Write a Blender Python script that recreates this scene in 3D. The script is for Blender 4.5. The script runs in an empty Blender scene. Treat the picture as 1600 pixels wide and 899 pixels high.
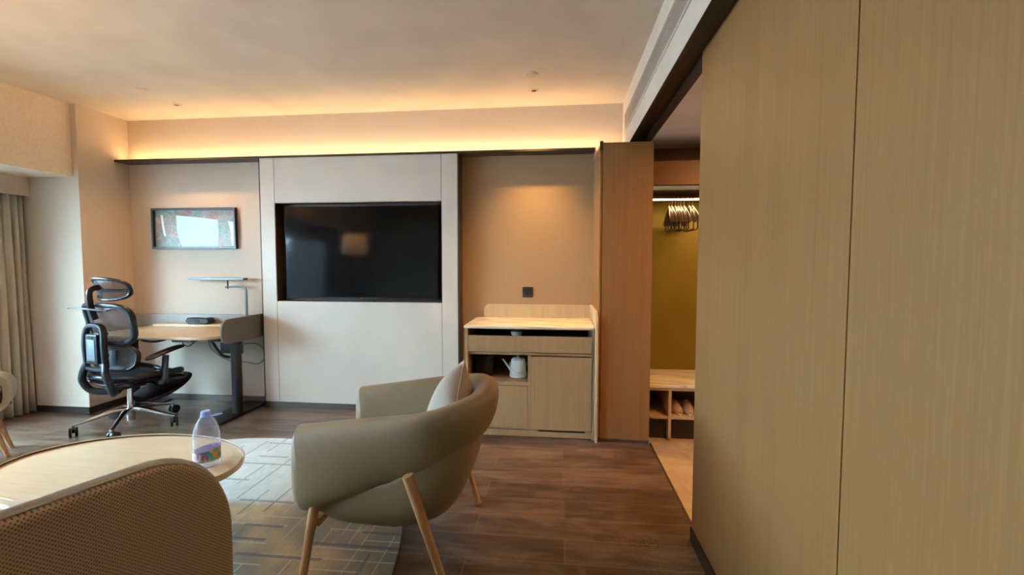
import bpy, bmesh, math, random
from mathutils import Vector, Matrix
random.seed(7)
S = bpy.context.scene
C = S.collection
PI = math.pi
R = math.radians

# ------------------------------------------------------------ camera
cam = bpy.data.objects.new('camera', bpy.data.cameras.new('camera')); C.objects.link(cam)
cam.data.sensor_width = 36; cam.data.lens = 694.23 / 1600 * 36
cam.data.clip_start = 0.02; cam.data.clip_end = 100
H = 1.35
pt, yw, rl = R(2.982), R(5.996), R(0.069)
fw0 = Vector((-math.sin(yw), math.cos(yw), 0)); rt = Vector((math.cos(yw), math.sin(yw), 0)); up0 = Vector((0, 0, 1))
fw = fw0 * math.cos(pt) - up0 * math.sin(pt); up = fw0 * math.sin(pt) + up0 * math.cos(pt)
r2 = rt * math.cos(rl) + up * math.sin(rl); u2 = up * math.cos(rl) - rt * math.sin(rl)
M = Matrix((r2, u2, -fw)).transposed().to_4x4(); M.translation = Vector((0, 0, H))
cam.matrix_world = M
S.camera = cam
# ------------------------------------------------------------ colour management, world
S.view_settings.view_transform = 'Standard'; S.view_settings.look = 'None'
S.view_settings.exposure = 1.32; S.view_settings.gamma = 1.0; S.view_settings.use_curve_mapping = False
W = bpy.data.worlds.new('world'); S.world = W; W.use_nodes = True
W.node_tree.nodes['Background'].inputs[0].default_value = (.62, .80, 1, 1)
W.node_tree.nodes['Background'].inputs[1].default_value = 1.0
# ------------------------------------------------------------ lights

def area(name, loc, rot, sx, sy, power, col, spread=180):
    l = bpy.data.lights.new(name, 'AREA'); l.shape = 'RECTANGLE'; l.size = sx; l.size_y = sy
    l.energy = power; l.color = col; l.spread = R(spread)
    o = bpy.data.objects.new(name, l); C.objects.link(o); o.location = loc; o.rotation_euler = rot
    return o

def spot(name, loc, power, col, ang=90, blend=.6, rad=.03, rot=(0, 0, 0)):
    l = bpy.data.lights.new(name, 'SPOT'); l.energy = power; l.color = col; l.spot_size = R(ang); l.spot_blend = blend
    l.shadow_soft_size = rad
    o = bpy.data.objects.new(name, l); C.objects.link(o); o.location = loc; o.rotation_euler = rot
    return o
WARM = (1, .52, .18); WARM2 = (1, .52, .20)
area('window_daylight', (-5.75, .9, 2.25), (0, R(-56), 0), 2.2, 4.8, 740, (.56, .83, 1))
area('cove_strip_light', (-1.83, 3.925, 2.345), (R(180 - 8), 0, 0), 4.68, .02, 5.0, (1, .60, .25))
spot('minibar_downlight', (-.205, 3.635, 2.735), 78, (1, .58, .21), 80, 1.0, .02)
spot('desk_downlight', (-3.34, 3.641, 2.735), 24, WARM, 112, .8, .02)
area('corridor_ceiling_light', (1.45, 2.3, 2.24), (0, 0, 0), .5, 1.2, 14, (1, .47, .13))
area('closet_rod_light', (1.2, 3.70, 1.845), (R(12), 0, 0), .95, .012, 2.0, (1, .66, .28))

# ------------------------------------------------------------ material helpers

def new_mat(name):
    m = bpy.data.materials.new(name); m.use_nodes = True
    nt = m.node_tree; b = nt.nodes['Principled BSDF']
    return m, nt, b

def N(nt, t, **kw):
    n = nt.nodes.new(t)
    for k, v in kw.items():
        if hasattr(n, k): setattr(n, k, v)
    return n

def coords(nt, scale=(1, 1, 1), kind='Object', rot=(0, 0, 0)):
    tc = N(nt, 'ShaderNodeTexCoord'); mp = N(nt, 'ShaderNodeMapping')
    mp.inputs['Scale'].default_value = scale; mp.inputs['Rotation'].default_value = rot
    nt.links.new(tc.outputs[kind], mp.inputs['Vector']); return mp.outputs['Vector']

def noise(nt, vec, scale=5, detail=3, rough=.5, dist=0):
    n = N(nt, 'ShaderNodeTexNoise'); n.inputs['Scale'].default_value = scale; n.inputs['Detail'].default_value = detail
    n.inputs['Roughness'].default_value = rough; n.inputs['Distortion'].default_value = dist
    nt.links.new(vec, n.inputs['Vector']); return n.outputs['Fac']

def ramp(nt, fac, stops, interp='LINEAR'):
    r = N(nt, 'ShaderNodeValToRGB'); r.color_ramp.interpolation = interp
    e = r.color_ramp.elements
    while len(e) < len(stops): e.new(.5)
    for i, (p, c) in enumerate(stops):
        e[i].position = p; e[i].color = (*c, 1) if len(c) == 3 else c
    nt.links.new(fac, r.inputs['Fac']); return r.outputs['Color']

def bump(nt, b, height, strength=.2, dist=.01):
    n = N(nt, 'ShaderNodeBump'); n.inputs['Strength'].default_value = strength; n.inputs['Distance'].default_value = dist
    nt.links.new(height, n.inputs['Height']); nt.links.new(n.outputs['Normal'], b.inputs['Normal'])

def mth(nt, op, a, b=None, c=None):
    n = N(nt, 'ShaderNodeMath', operation=op)
    for i, v in enumerate((a, b, c)):
        if v is None: continue
        if isinstance(v, (int, float)): n.inputs[i].default_value = v
        else: nt.links.new(v, n.inputs[i])
    return n.outputs[0]

def mixc(nt, fac, a, b, mode='MIX'):
    n = N(nt, 'ShaderNodeMix', data_type='RGBA', blend_type=mode)
    for i, v in ((0, fac), (6, a), (7, b)):
        if isinstance(v, (int, float)): n.inputs[i].default_value = v
        elif isinstance(v, tuple): n.inputs[i].default_value = (*v, 1)
        else: nt.links.new(v, n.inputs[i])
    return n.outputs[2]

def plain(name, col, rough=.5, metal=0, spec=None, grain=0, gscale=60, coat=0):
    """even colour with a faint procedural mottling and micro bump"""
    m, nt, b = new_mat(name)
    v = coords(nt); f = noise(nt, v, gscale, 3)
    lo = tuple(c * (1 - .06) for c in col); hi = tuple(min(1, c * 1.06) for c in col)
    nt.links.new(ramp(nt, f, [(.3, lo), (.7, hi)]), b.inputs['Base Color'])
    b.inputs['Roughness'].default_value = rough; b.inputs['Metallic'].default_value = metal
    if spec is not None: b.inputs['Specular IOR Level'].default_value = spec
    if coat: b.inputs['Coat Weight'].default_value = coat
    if grain: bump(nt, b, f, grain, .002)
    return m

def wood(name, c1, c2, scale=(60, 60, 1.2), rough=.45, fine=.5, bmp=.08):
    m, nt, b = new_mat(name)
    v = coords(nt, scale); f = noise(nt, v, 1.6, 6, .65, .4)
    v2 = coords(nt, tuple(s * 4 for s in scale)); g = noise(nt, v2, 1.2, 4, .7, .3)
    wv = noise(nt, coords(nt, tuple(s * .12 for s in scale)), 1.5, 3, .5, .5)
    a = ramp(nt, mth(nt, 'ADD', mth(nt, 'MULTIPLY', f, .6), mth(nt, 'MULTIPLY', wv, .4)), [(.34, c1), (.66, c2)])
    k = ramp(nt, g, [(.3, (1 - .22 * fine,) * 3), (.7, (1 + .0,) * 3)])
    nt.links.new(mixc(nt, 1.0, a, k, 'MULTIPLY'), b.inputs['Base Color'])
    b.inputs['Roughness'].default_value = rough
    bump(nt, b, g, bmp, .002)
    return m

def emis(name, col, s):
    m, nt, b = new_mat(name)
    b.inputs['Base Color'].default_value = (*col, 1)
    b.inputs['Emission Color'].default_value = (*col, 1); b.inputs['Emission Strength'].default_value = s
    return m

m_wall = plain('wallpaper_cream', (.60, .50, .405), .75, grain=.15, gscale=160)
m_soffit = plain('soffit_cream_paint', (.82, .70, .55), .75)
m_wallr = plain('wallpaper_beige', (.56, .46, .36), .75, grain=.15, gscale=160)
m_ceil = plain('ceiling_paint', (.67, .58, .475), .8, gscale=3)
m_panel = plain('lacquer_panel', (.66, .60, .53), .40, gscale=2)
m_oakc = wood('oak_veneer_cabinet', (.36, .225, .11), (.44, .285, .145), (45, 45, .7), .42, .7)
m_oak = wood('oak_veneer', (.275, .132, .042), (.335, .170, .058), (45, 45, .7), .42, .7)
m_oak2 = wood('oak_veneer_pale', (.47, .34, .20), (.56, .42, .26), (60, 60, .9), .42)
m_oakx = wood('oak_grain_along_x', (.58, .43, .26), (.68, .52, .33), (1.4, 45, 45), .30)
m_leg = wood('beech_leg', (.42, .22, .09), (.55, .30, .13), (40, 40, 2), .4)
m_brown = plain('bronze_metal', (.075, .052, .040), .45, .3)
m_trackdark = plain('dark_track', (.022, .012, .008), .6)
m_base = plain('baseboard_metal', (.10, .085, .07), .4, .4)
m_black = plain('black_plastic', (.012, .014, .017), .35)
m_blackmatte = plain('black_matte', (.006, .006, .007), .7)
m_post = plain('black_powder_metal', (.014, .018, .022), .42, .2)
m_frame = plain('grey_blue_plastic', (.011, .021, .029), .30)
m_chrome = plain('polished_aluminium', (.62, .62, .62), .18, 1)
m_steel = plain('grey_painted_metal', (.16, .20, .22), .45, .35)
m_screen_felt = plain('taupe_laminate', (.155, .125, .10), .5)
m_screen_grey = plain('grey_upstand', (.30, .29, .27), .5)
m_leather = plain('sage_beige_leather', (.25, .182, .105), .42, grain=.12, gscale=300)
m_white = plain('white_enamel', (.72, .72, .70), .3)
m_cap = plain('pale_blue_cap', (.30, .42, .88), .35)
m_led = emis('led_diffuser', (1, .72, .42), 9)

def mk_floor():
    m, nt, b = new_mat('vinyl_plank_floor')
    v = coords(nt)
    br = N(nt, 'ShaderNodeTexBrick'); br.offset = .37; br.offset_frequency = 2
    mp = N(nt, 'ShaderNodeMapping'); mp.inputs['Location'].default_value = (-.036 + 12.2, .04, 0)
    nt.links.new(v, mp.inputs['Vector']); nt.links.new(mp.outputs[0], br.inputs['Vector'])
    br.inputs['Scale'].default_value = 1; br.inputs['Brick Width'].default_value = 1.22; br.inputs['Row Height'].default_value = .181
    br.inputs['Mortar Size'].default_value = .0014; br.inputs['Mortar Smooth'].default_value = .1
    br.inputs['Color1'].default_value = (.0, .0, .0, 1); br.inputs['Color2'].default_value = (1, 1, 1, 1); br.inputs['Mortar'].default_value = (.5, .5, .5, 1)
    st = coords(nt, (1.3, 9, 1)); f = noise(nt, st, 1.5, 6, .62, .8)
    # shift the pattern per plank
    add = mth(nt, 'ADD', mth(nt, 'MULTIPLY', f, .80), mth(nt, 'MULTIPLY', br.outputs['Color'], .16))
    base = ramp(nt, add, [(.28, (.040, .021, .012)), (.46, (.090, .052, .033)), (.66, (.20, .135, .092))])
    cl = noise(nt, coords(nt, (1.8, 4, 1)), 1.7, 5, .6, .6)
    base = mixc(nt, ramp(nt, cl, [(.5, (0, 0, 0)), (.72, (.55, .55, .55))]), base, (.27, .21, .165))
    col = mixc(nt, br.outputs['Fac'], base, (.26, .17, .10))
    # pale specks scattered along the sliding door
    sp = noise(nt, coords(nt, (1, 1, 1)), 190, 2, .5)
    dm = noise(nt, coords(nt), 2.6, 3)
    sx = N(nt, 'ShaderNodeSeparateXYZ'); nt.links.new(v, sx.inputs[0])
    near = ramp(nt, mth(nt, 'ADD', mth(nt, 'MULTIPLY', sx.outputs[0], 1.0), .0), [(.22, (0, 0, 0)), (.52, (1, 1, 1))])
    g = mth(nt, 'MULTIPLY', mth(nt, 'GREATER_THAN', sp, .60), near)
    g = mth(nt, 'MULTIPLY', g, ramp(nt, dm, [(.42, (0, 0, 0)), (.60, (.7, .7, .7))]))
    col = mixc(nt, g, col, (.55, .45, .33))
    nt.links.new(col, b.inputs['Base Color'])
    b.inputs['Roughness'].default_value = .28
    bump(nt, b, mth(nt, 'SUBTRACT', f, br.outputs['Fac']), .10, .003)
    return m

def mk_tile():
    m, nt, b = new_mat('beige_stone_tile')
    v = coords(nt)
    f = noise(nt, v, 5, 7, .65, 1.2)
    nt.links.new(ramp(nt, f, [(.3, (.36, .25, .14)), (.6, (.50, .37, .22)), (.8, (.62, .50, .34))]), b.inputs['Base Color'])
    b.inputs['Roughness'].default_value = .35
    return m

def mk_marble():
    m, nt, b = new_mat('cream_marble')
    w = N(nt, 'ShaderNodeTexWave'); w.wave_type = 'BANDS'; w.bands_direction = 'DIAGONAL'
    w.inputs['Scale'].default_value = 1.1; w.inputs['Distortion'].default_value = 9; w.inputs['Detail'].default_value = 5; w.inputs['Detail Scale'].default_value = 1.3
    nt.links.new(coords(nt, (.8, 4, 3), rot=(0, 0, .35)), w.inputs['Vector'])
    c = ramp(nt, w.outputs['Fac'], [(.0, (.34, .24, .15)), (.09, (.62, .53, .42)), (.3, (.74, .68, .59)), (1, (.78, .73, .65))])
    c = mixc(nt, .55, c, (.84, .78, .64)); nt.links.new(c, b.inputs['Base Color']); b.inputs['Roughness'].default_value = .25
    return m

def mk_rug():
    m, nt, b = new_mat('grid_rug_pile')
    v = coords(nt)
    sx = N(nt, 'ShaderNodeSeparateXYZ'); nt.links.new(v, sx.inputs[0]); X, Y = sx.outputs[0], sx.outputs[1]
    # big wavy fields : pale grey-green (partly painted daylight sheen) and brown / green
    big = noise(nt, coords(nt, (.9, .9, 1)), 1.1, 2, .4, .6)
    side = mth(nt, 'ADD', mth(nt, 'MULTIPLY', Y, .62), mth(nt, 'MULTIPLY', X, -.04))
    fld = mth(nt, 'ADD', side, mth(nt, 'MULTIPLY', mth(nt, 'SUBTRACT', big, .5), .34))
    isl = ramp(nt, fld, [(.37, (0, 0, 0)), (.42, (1, 1, 1))])
    isl_v = N(nt, 'ShaderNodeRGBToBW'); nt.links.new(isl, isl_v.inputs[0]); isl_v = isl_v.outputs[0]
    gr = noise(nt, coords(nt, (1, 1, 1)), 2.3, 2)
    dark = ramp(nt, gr, [(.38, (.42, .25, .085)), (.5, (.20, .135, .06)), (.62, (.12, .13, .085))])
    pale = ramp(nt, noise(nt, coords(nt), 3, 3), [(.3, (.40, .43, .39)), (.7, (.54, .57, .52))])
    col = mixc(nt, isl, dark, pale)
    def lines(A, B, period, width, brk, seed, thr=.45):
        # thin stripes of coordinate A, broken up along B
        cell = mth(nt, 'FLOOR', mth(nt, 'DIVIDE', A, period))
        fr = mth(nt, 'FRACT', mth(nt, 'DIVIDE', A, period))
        on = mth(nt, 'LESS_THAN', mth(nt, 'ABSOLUTE', mth(nt, 'SUBTRACT', fr, .5)), width / period / 2)
        wn = N(nt, 'ShaderNodeTexWhiteNoise', noise_dimensions='2D')
        cb = N(nt, 'ShaderNodeCombineXYZ')
        sh = mth(nt, 'MULTIPLY', mth(nt, 'SINE', mth(nt, 'MULTIPLY', cell, 12.9 + seed)), .21)
        nt.links.new(mth(nt, 'FLOOR', mth(nt, 'DIVIDE', mth(nt, 'ADD', B, sh), brk)), cb.inputs[0]); nt.links.new(cell, cb.inputs[1])
        nt.links.new(cb.outputs[0], wn.inputs['Vector'])
        return mth(nt, 'MULTIPLY', on, mth(nt, 'GREATER_THAN', wn.outputs['Value'], thr))
    a1 = lines(Y, X, .073, .009, .23, 0, .55); a2 = lines(X, Y, .067, .006, .19, 3, .58)
    g1 = mth(nt, 'MAXIMUM', a1, a2)
    c1 = mixc(nt, isl, (.42, .33, .19), (.50, .52, .47))
    col = mixc(nt, mth(nt, 'MULTIPLY', g1, mth(nt, 'SUBTRACT', .80, mth(nt, 'MULTIPLY', isl_v, .62))), col, c1)
    b1 = lines(mth(nt, 'ADD', Y, .03), X, .11, .020, .21, 5, .72); b2 = lines(mth(nt, 'ADD', X, .02), Y, .12, .012, .26, 8, .70)
    g2 = mth(nt, 'MAXIMUM', b1, b2)
    c2 = mixc(nt, isl, (.07, .055, .04), (.19, .19, .17))
    col = mixc(nt, mth(nt, 'MULTIPLY', g2, .75), col, c2)
    st = noise(nt, coords(nt, (90, 14, 1)), 1, 2)
    col = mixc(nt, .5, col, ramp(nt, st, [(.35, (.72, .72, .72)), (.65, (1.1, 1.1, 1.1))]), 'MULTIPLY')
    nt.links.new(col, b.inputs['Base Color']); b.inputs['Roughness'].default_value = .85
    b.inputs['Sheen Weight'].default_value = .25
    bump(nt, b, noise(nt, v, 260, 2), .35, .004)
    return m

def mk_weave(name, c1, c2, cell=.0068, plane='XZ', strength=.5, scale2=1.0):
    m, nt, b = new_mat(name)
    tc = N(nt, 'ShaderNodeTexCoord'); sx = N(nt, 'ShaderNodeSeparateXYZ'); nt.links.new(tc.outputs['UV'], sx.inputs[0])
    ii = sx.outputs[0]; jj = sx.outputs[1]
    wob = noise(nt, tc.outputs['Object'], 30, 2)
    k = 2 * PI / cell / 2
    a = mth(nt, 'SINE', mth(nt, 'MULTIPLY', mth(nt, 'ADD', ii, mth(nt, 'MULTIPLY', wob, .002)), k))
    c = mth(nt, 'SINE', mth(nt, 'MULTIPLY', mth(nt, 'ADD', jj, mth(nt, 'MULTIPLY', wob, .002)), k * scale2))
    p = mth(nt, 'MULTIPLY', a, c)
    f = mth(nt, 'ADD', mth(nt, 'MULTIPLY', p, .5), .5)
    nt.links.new(ramp(nt, f, [(.05, c1), (.42, c2), (1, tuple(min(1, x * 1.12) for x in c2))]), b.inputs['Base Color'])
    b.inputs['Roughness'].default_value = .8; b.inputs['Sheen Weight'].default_value = .15
    bump(nt, b, f, strength, .003)
    return m

def mk_fabric(name, col, scale=350, rough=.85):
    m, nt, b = new_mat(name)
    f = noise(nt, coords(nt), scale, 3); g = noise(nt, coords(nt), 8, 3)
    a = ramp(nt, f, [(.3, tuple(x * .8 for x in col)), (.7, tuple(min(1, x * 1.12) for x in col))])
    nt.links.new(mixc(nt, .25, a, ramp(nt, g, [(.3, (.8, .8, .8)), (.7, (1, 1, 1))]), 'MULTIPLY'), b.inputs['Base Color'])
    b.inputs['Roughness'].default_value = rough; b.inputs['Sheen Weight'].default_value = .15
    bump(nt, b, f, .3, .002)
    return m

def mk_mesh(name, col, open_=.45, k=1300, axis=2):
    """see-through woven mesh : horizontal threads with real gaps between them"""
    m, nt, b = new_mat(name)
    tc = N(nt, 'ShaderNodeTexCoord'); sx = N(nt, 'ShaderNodeSeparateXYZ'); nt.links.new(tc.outputs['Object'], sx.inputs[0])
    a = mth(nt, 'SINE', mth(nt, 'MULTIPLY', sx.outputs[axis], k))
    g = noise(nt, coords(nt, (12, 12, 40)), 2, 2)
    f = mth(nt, 'GREATER_THAN', mth(nt, 'ADD', a, mth(nt, 'MULTIPLY', mth(nt, 'SUBTRACT', g, .5), .6)), 1 - 2 * open_ if open_ < 1 else 0)
    b.inputs['Base Color'].default_value = (*col, 1); b.inputs['Roughness'].default_value = .5
    tr = N(nt, 'ShaderNodeBsdfTransparent'); mx = N(nt, 'ShaderNodeMixShader')
    nt.links.new(mth(nt, 'MULTIPLY', f, .85), mx.inputs[0]); nt.links.new(b.outputs[0], mx.inputs[1]); nt.links.new(tr.outputs[0], mx.inputs[2])
    nt.links.new(mx.outputs[0], nt.nodes['Material Output'].inputs['Surface'])
    return m

m_floor = mk_floor(); m_tile = mk_tile(); m_marble = mk_marble(); m_rug = mk_rug()
m_weave = mk_weave('taupe_basket_weave', (.12, .066, .034), (.44, .30, .185), cell=.0052, strength=.4)
m_pale_fabric = mk_fabric('pale_inner_upholstery', (.55, .53, .48))
m_pillow = mk_fabric('cushion_linen', (.34, .29, .23), 500)
m_curtain = mk_fabric('curtain_cloth', (.50, .46, .37), 300)
m_slipper = mk_fabric('slipper_terry', (.52, .36, .22), 300)
m_mesh = mk_mesh('mesh_back_fabric', (.020, .026, .032), .34)
m_mesh2 = mk_mesh('mesh_dense_fabric', (.022, .040, .052), .06, 1300)
m_green = plain('olive_closet_lining', (.19, .14, .006), .6, gscale=4)
m_redwood = wood('red_brown_veneer', (.16, .065, .022), (.21, .09, .035), (1, 40, 40), .45)
m_hanger = plain('dark_walnut_hanger', (.11, .07, .035), .30)

m_tv, nt, b = new_mat('tv_glass')
b.inputs['Base Color'].default_value = (.004, .0045, .005, 1); b.inputs['Specular IOR Level'].default_value = .22
nt.links.new(ramp(nt, noise(nt, coords(nt), 3, 1), [(0, (.07, .07, .07)), (1, (.10, .10, .10))]), b.inputs['Roughness'])

m_pet, nt, b = new_mat('clear_pet_plastic')
b.inputs['Base Color'].default_value = (.80, .82, .95, 1); b.inputs['Roughness'].default_value = .05
lw = N(nt, 'ShaderNodeLayerWeight'); lw.inputs['Blend'].default_value = .35
trp = N(nt, 'ShaderNodeBsdfTransparent'); trp.inputs[0].default_value = (.95, .96, 1, 1); mxp = N(nt, 'ShaderNodeMixShader')
nt.links.new(mth(nt, 'ADD', mth(nt, 'MULTIPLY', lw.outputs['Facing'], .50), .10), mxp.inputs[0]); nt.links.new(trp.outputs[0], mxp.inputs[1]); nt.links.new(b.outputs[0], mxp.inputs[2])
nt.links.new(mxp.outputs[0], nt.nodes['Material Output'].inputs['Surface'])
bump(nt, b, noise(nt, coords(nt, (1, 1, 1)), 30, 2), .25, .004)
m_glass, nt, b = new_mat('window_glass')
b.inputs['Base Color'].default_value = (.9, .97, 1, 1); b.inputs['Roughness'].default_value = .02
b.inputs['Transmission Weight'].default_value = 1; b.inputs['IOR'].default_value = 1.02

# ------------------------------------------------------------ mesh helpers

def B(): return bmesh.new()

def box(bm, x0, x1, y0, y1, z0, z1, bev=0, seg=2):
    vs = [bm.verts.new(p) for p in ((x0, y0, z0), (x1, y0, z0), (x1, y1, z0), (x0, y1, z0), (x0, y0, z1), (x1, y0, z1), (x1, y1, z1), (x0, y1, z1))]
    fs = [bm.faces.new([vs[i] for i in f]) for f in ((3, 2, 1, 0), (4, 5, 6, 7), (0, 1, 5, 4), (1, 2, 6, 5), (2, 3, 7, 6), (3, 0, 4, 7))]
    if bev:
        es = list({e for f in fs for e in f.edges})
        bmesh.ops.bevel(bm, geom=es, offset=bev, segments=seg, affect='EDGES', profile=.5)
    return bm

def prism(bm, poly, axis, a0, a1, bev=0, seg=2):
    """extrude a 2-D polygon along an axis: 'Z' takes (x,y), 'Y' takes (x,z), 'X' takes (y,z)"""
    def P(u, v, a): return {'Z': (u, v, a), 'Y': (u, a, v), 'X': (a, u, v)}[axis]
    A = [bm.verts.new(P(u, v, a0)) for u, v in poly]; D = [bm.verts.new(P(u, v, a1)) for u, v in poly]
    n = len(poly)
    caps = [bm.faces.new(A[::-1]), bm.faces.new(D)]
    fs = [bm.faces.new((A[i], A[(i + 1) % n], D[(i + 1) % n], D[i])) for i in range(n)]
    bmesh.ops.recalc_face_normals(bm, faces=caps + fs)
    if bev:
        es = list({e for f in caps for e in f.edges})
        bmesh.ops.bevel(bm, geom=es, offset=bev, segments=seg, affect='EDGES', profile=.5)
    return bm

def rpoly(x0, x1, y0, y1, r, seg=6):
    if isinstance(r, (int, float)): r = (r,) * 4
    out = []
    for (cx, cy, a, q) in ((x1 - r[0], y1 - r[0], 0, r[0]), (x0 + r[1], y1 - r[1], 90, r[1]), (x0 + r[2], y0 + r[2], 180, r[2]), (x1 - r[3], y0 + r[3], 270, r[3])):
        if q < 1e-5: out.append((cx, cy)); continue
        for i in range(seg + 1):
            t = R(a + 90 * i / seg); out.append((cx + q * math.cos(t), cy + q * math.sin(t)))
    return out

def catmull(pts, n=8, closed=False):
    P = [Vector(p) for p in pts]; out = []; L = len(P)
    rng = range(L) if closed else range(L - 1)
    for i in rng:
        if closed: a, b_, c, d = P[(i - 1) % L], P[i], P[(i + 1) % L], P[(i + 2) % L]
        else: a, b_, c, d = P[max(i - 1, 0)], P[i], P[i + 1], P[min(i + 2, L - 1)]
        for k in range(n):
            t = k / n
            out.append(.5 * ((2 * b_) + (-a + c) * t + (2 * a - 5 * b_ + 4 * c - d) * t * t + (-a + 3 * b_ - 3 * c + d) * t ** 3))
    if not closed: out.append(P[-1].copy())
    return out

def sweep(bm, pts, rad, closed=False, seg=12, ref=(0, 0, 1), caps=True, power=2.0, smooth=0):
    """sweep an ellipse / superellipse; rad = r, (ra, rb) or list per point of those; ra lies across ref, rb along ref"""
    if smooth:
        n0 = len(pts)
        if isinstance(rad, list):
            rr = [Vector((r, r, 0)) if isinstance(r, (int, float)) else Vector((r[0], r[1], 0)) for r in rad]
            rad = [(v.x, v.y) for v in catmull(rr, smooth, closed)]
        pts = catmull(pts, smooth, closed)
    P = [Vector(p) for p in pts]; L = len(P); ref = Vector(ref).normalized(); rings = []
    for i, p in enumerate(P):
        if closed: t = P[(i + 1) % L] - P[(i - 1) % L]
        else: t = P[min(i + 1, L - 1)] - P[max(i - 1, 0)]
        t.normalize()
        a = t.cross(ref)
        if a.length < 1e-3: a = t.cross(Vector((1, 0, 0)) if abs(t.x) < .9 else Vector((0, 1, 0)))
        a.normalize(); c = a.cross(t).normalized()
        r = rad[i] if isinstance(rad, list) else rad
        ra, rb = (r, r) if isinstance(r, (int, float)) else r
        ring = []
        for k in range(seg):
            th = 2 * PI * k / seg; cs, sn = math.cos(th), math.sin(th)
            e = 2 / power
            u = math.copysign(abs(cs) ** e, cs); v = math.copysign(abs(sn) ** e, sn)
            ring.append(bm.verts.new(p + a * (ra * u) + c * (rb * v)))
        rings.append(ring)
    nr = L if closed else L - 1
    for i in range(nr):
        A, D = rings[i], rings[(i + 1) % L]
        for k in range(seg):
            bm.faces.new((A[k], A[(k + 1) % seg], D[(k + 1) % seg], D[k]))
    if caps and not closed:
        bm.faces.new(rings[0][::-1]); bm.faces.new(rings[-1])
    return bm

def lathe(bm, prof, c=(0, 0, 0), seg=32, sx=1, sy=1):
    rings = []
    for r, z in prof:
        if r < 1e-5: rings.append([bm.verts.new((c[0], c[1], c[2] + z))])
        else: rings.append([bm.verts.new((c[0] + sx * r * math.cos(2 * PI * k / seg), c[1] + sy * r * math.sin(2 * PI * k / seg), c[2] + z)) for k in range(seg)])
    for A, D in zip(rings, rings[1:]):
        for k in range(seg):
            k2 = (k + 1) % seg
            if len(A) == 1 and len(D) == 1: continue
            if len(A) == 1: bm.faces.new((A[0], D[k2], D[k]))
            elif len(D) == 1: bm.faces.new((A[k], A[k2], D[0]))
            else: bm.faces.new((A[k], A[k2], D[k2], D[k]))
    return bm

def grid(bm, f, nu, nv, uv=None):
    V = [[bm.verts.new(f(i / nu, j / nv)) for j in range(nv + 1)] for i in range(nu + 1)]
    lay = bm.loops.layers.uv.verify() if uv else None
    for i in range(nu):
        for j in range(nv):
            fc = bm.faces.new((V[i][j], V[i + 1][j], V[i + 1][j + 1], V[i][j + 1]))
            if uv:
                for l, (a, b_) in zip(fc.loops, ((i, j), (i + 1, j), (i + 1, j + 1), (i, j + 1))):
                    l[lay].uv = uv(a / nu, b_ / nv)
    return bm

def cyl(bm, p0, p1, r0, r1=None, seg=20):
    r1 = r0 if r1 is None else r1
    return sweep(bm, [p0, p1], [(r0, r0), (r1, r1)], seg=seg)

def link(name, bm, mat, parent=None, org=(0, 0, 0), smooth=35, mods=()):
    bmesh.ops.recalc_face_normals(bm, faces=bm.faces)
    if any(org): bmesh.ops.translate(bm, verts=bm.verts, vec=-Vector(org))
    me = bpy.data.meshes.new(name); bm.to_mesh(me); bm.free()
    for mt in (mat if isinstance(mat, (list, tuple)) else [mat]): me.materials.append(mt)
    if smooth:
        for p in me.polygons: p.use_smooth = True
        try: me.set_sharp_from_angle(angle=R(smooth))
        except Exception: pass
    o = bpy.data.objects.new(name, me); C.objects.link(o)
    if parent: o.parent = parent
    for md in mods:
        k = o.modifiers.new(md[0], md[0])
        for a, v in md[1].items(): setattr(k, a, v)
    return o

def tag(o, label=None, cat=None, group=None, kind=None):
    if label: o['label'] = label
    if cat: o['category'] = cat
    if group: o['group'] = group
    if kind: o['kind'] = kind
    return o

class Thing:
    """an Empty at the thing's base; parts are given in the same frame as org"""
    def __init__(s, name, label, cat, org=(0, 0, 0), group=None, local=False, rotz=0):
        s.e = bpy.data.objects.new(name, None); C.objects.link(s.e); s.e.empty_display_size = .1
        s.e.location = org; s.e.rotation_euler = (0, 0, rotz)
        s.org = (0, 0, 0) if local else org
        tag(s.e, label, cat, group)
    def part(s, name, bm, mat, parent=None, label=None, smooth=35, mods=()):
        o = link(name, bm, mat, parent or s.e, s.org, smooth, mods)
        if label: o['label'] = label
        return o

def struct(name, bm, mat, label=None, parent=None, smooth=0):
    o = link(name, bm, mat, parent, smooth=smooth)
    if not parent: tag(o, label, None, kind='structure')
    return o

def solo(name, bm, mat, label, cat, org, group=None, smooth=35, mods=()):
    o = link(name, bm, mat, None, org, smooth, mods); o.location = org
    return tag(o, label, cat, group)

def dup(root, loc, rotz=None, label=None):
    r = root.copy(); C.objects.link(r); r.location = loc
    if rotz is not None: r.rotation_euler = (0, 0, rotz)
    if label: r['label'] = label
    for ch in list(root.children):
        c = ch.copy(); C.objects.link(c); c.parent = r
        for g in ch.children:
            d = g.copy(); C.objects.link(d); d.parent = c
    return r
SUB = lambda n=2: (('SUBSURF', {'levels': n, 'render_levels': n}),)

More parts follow.
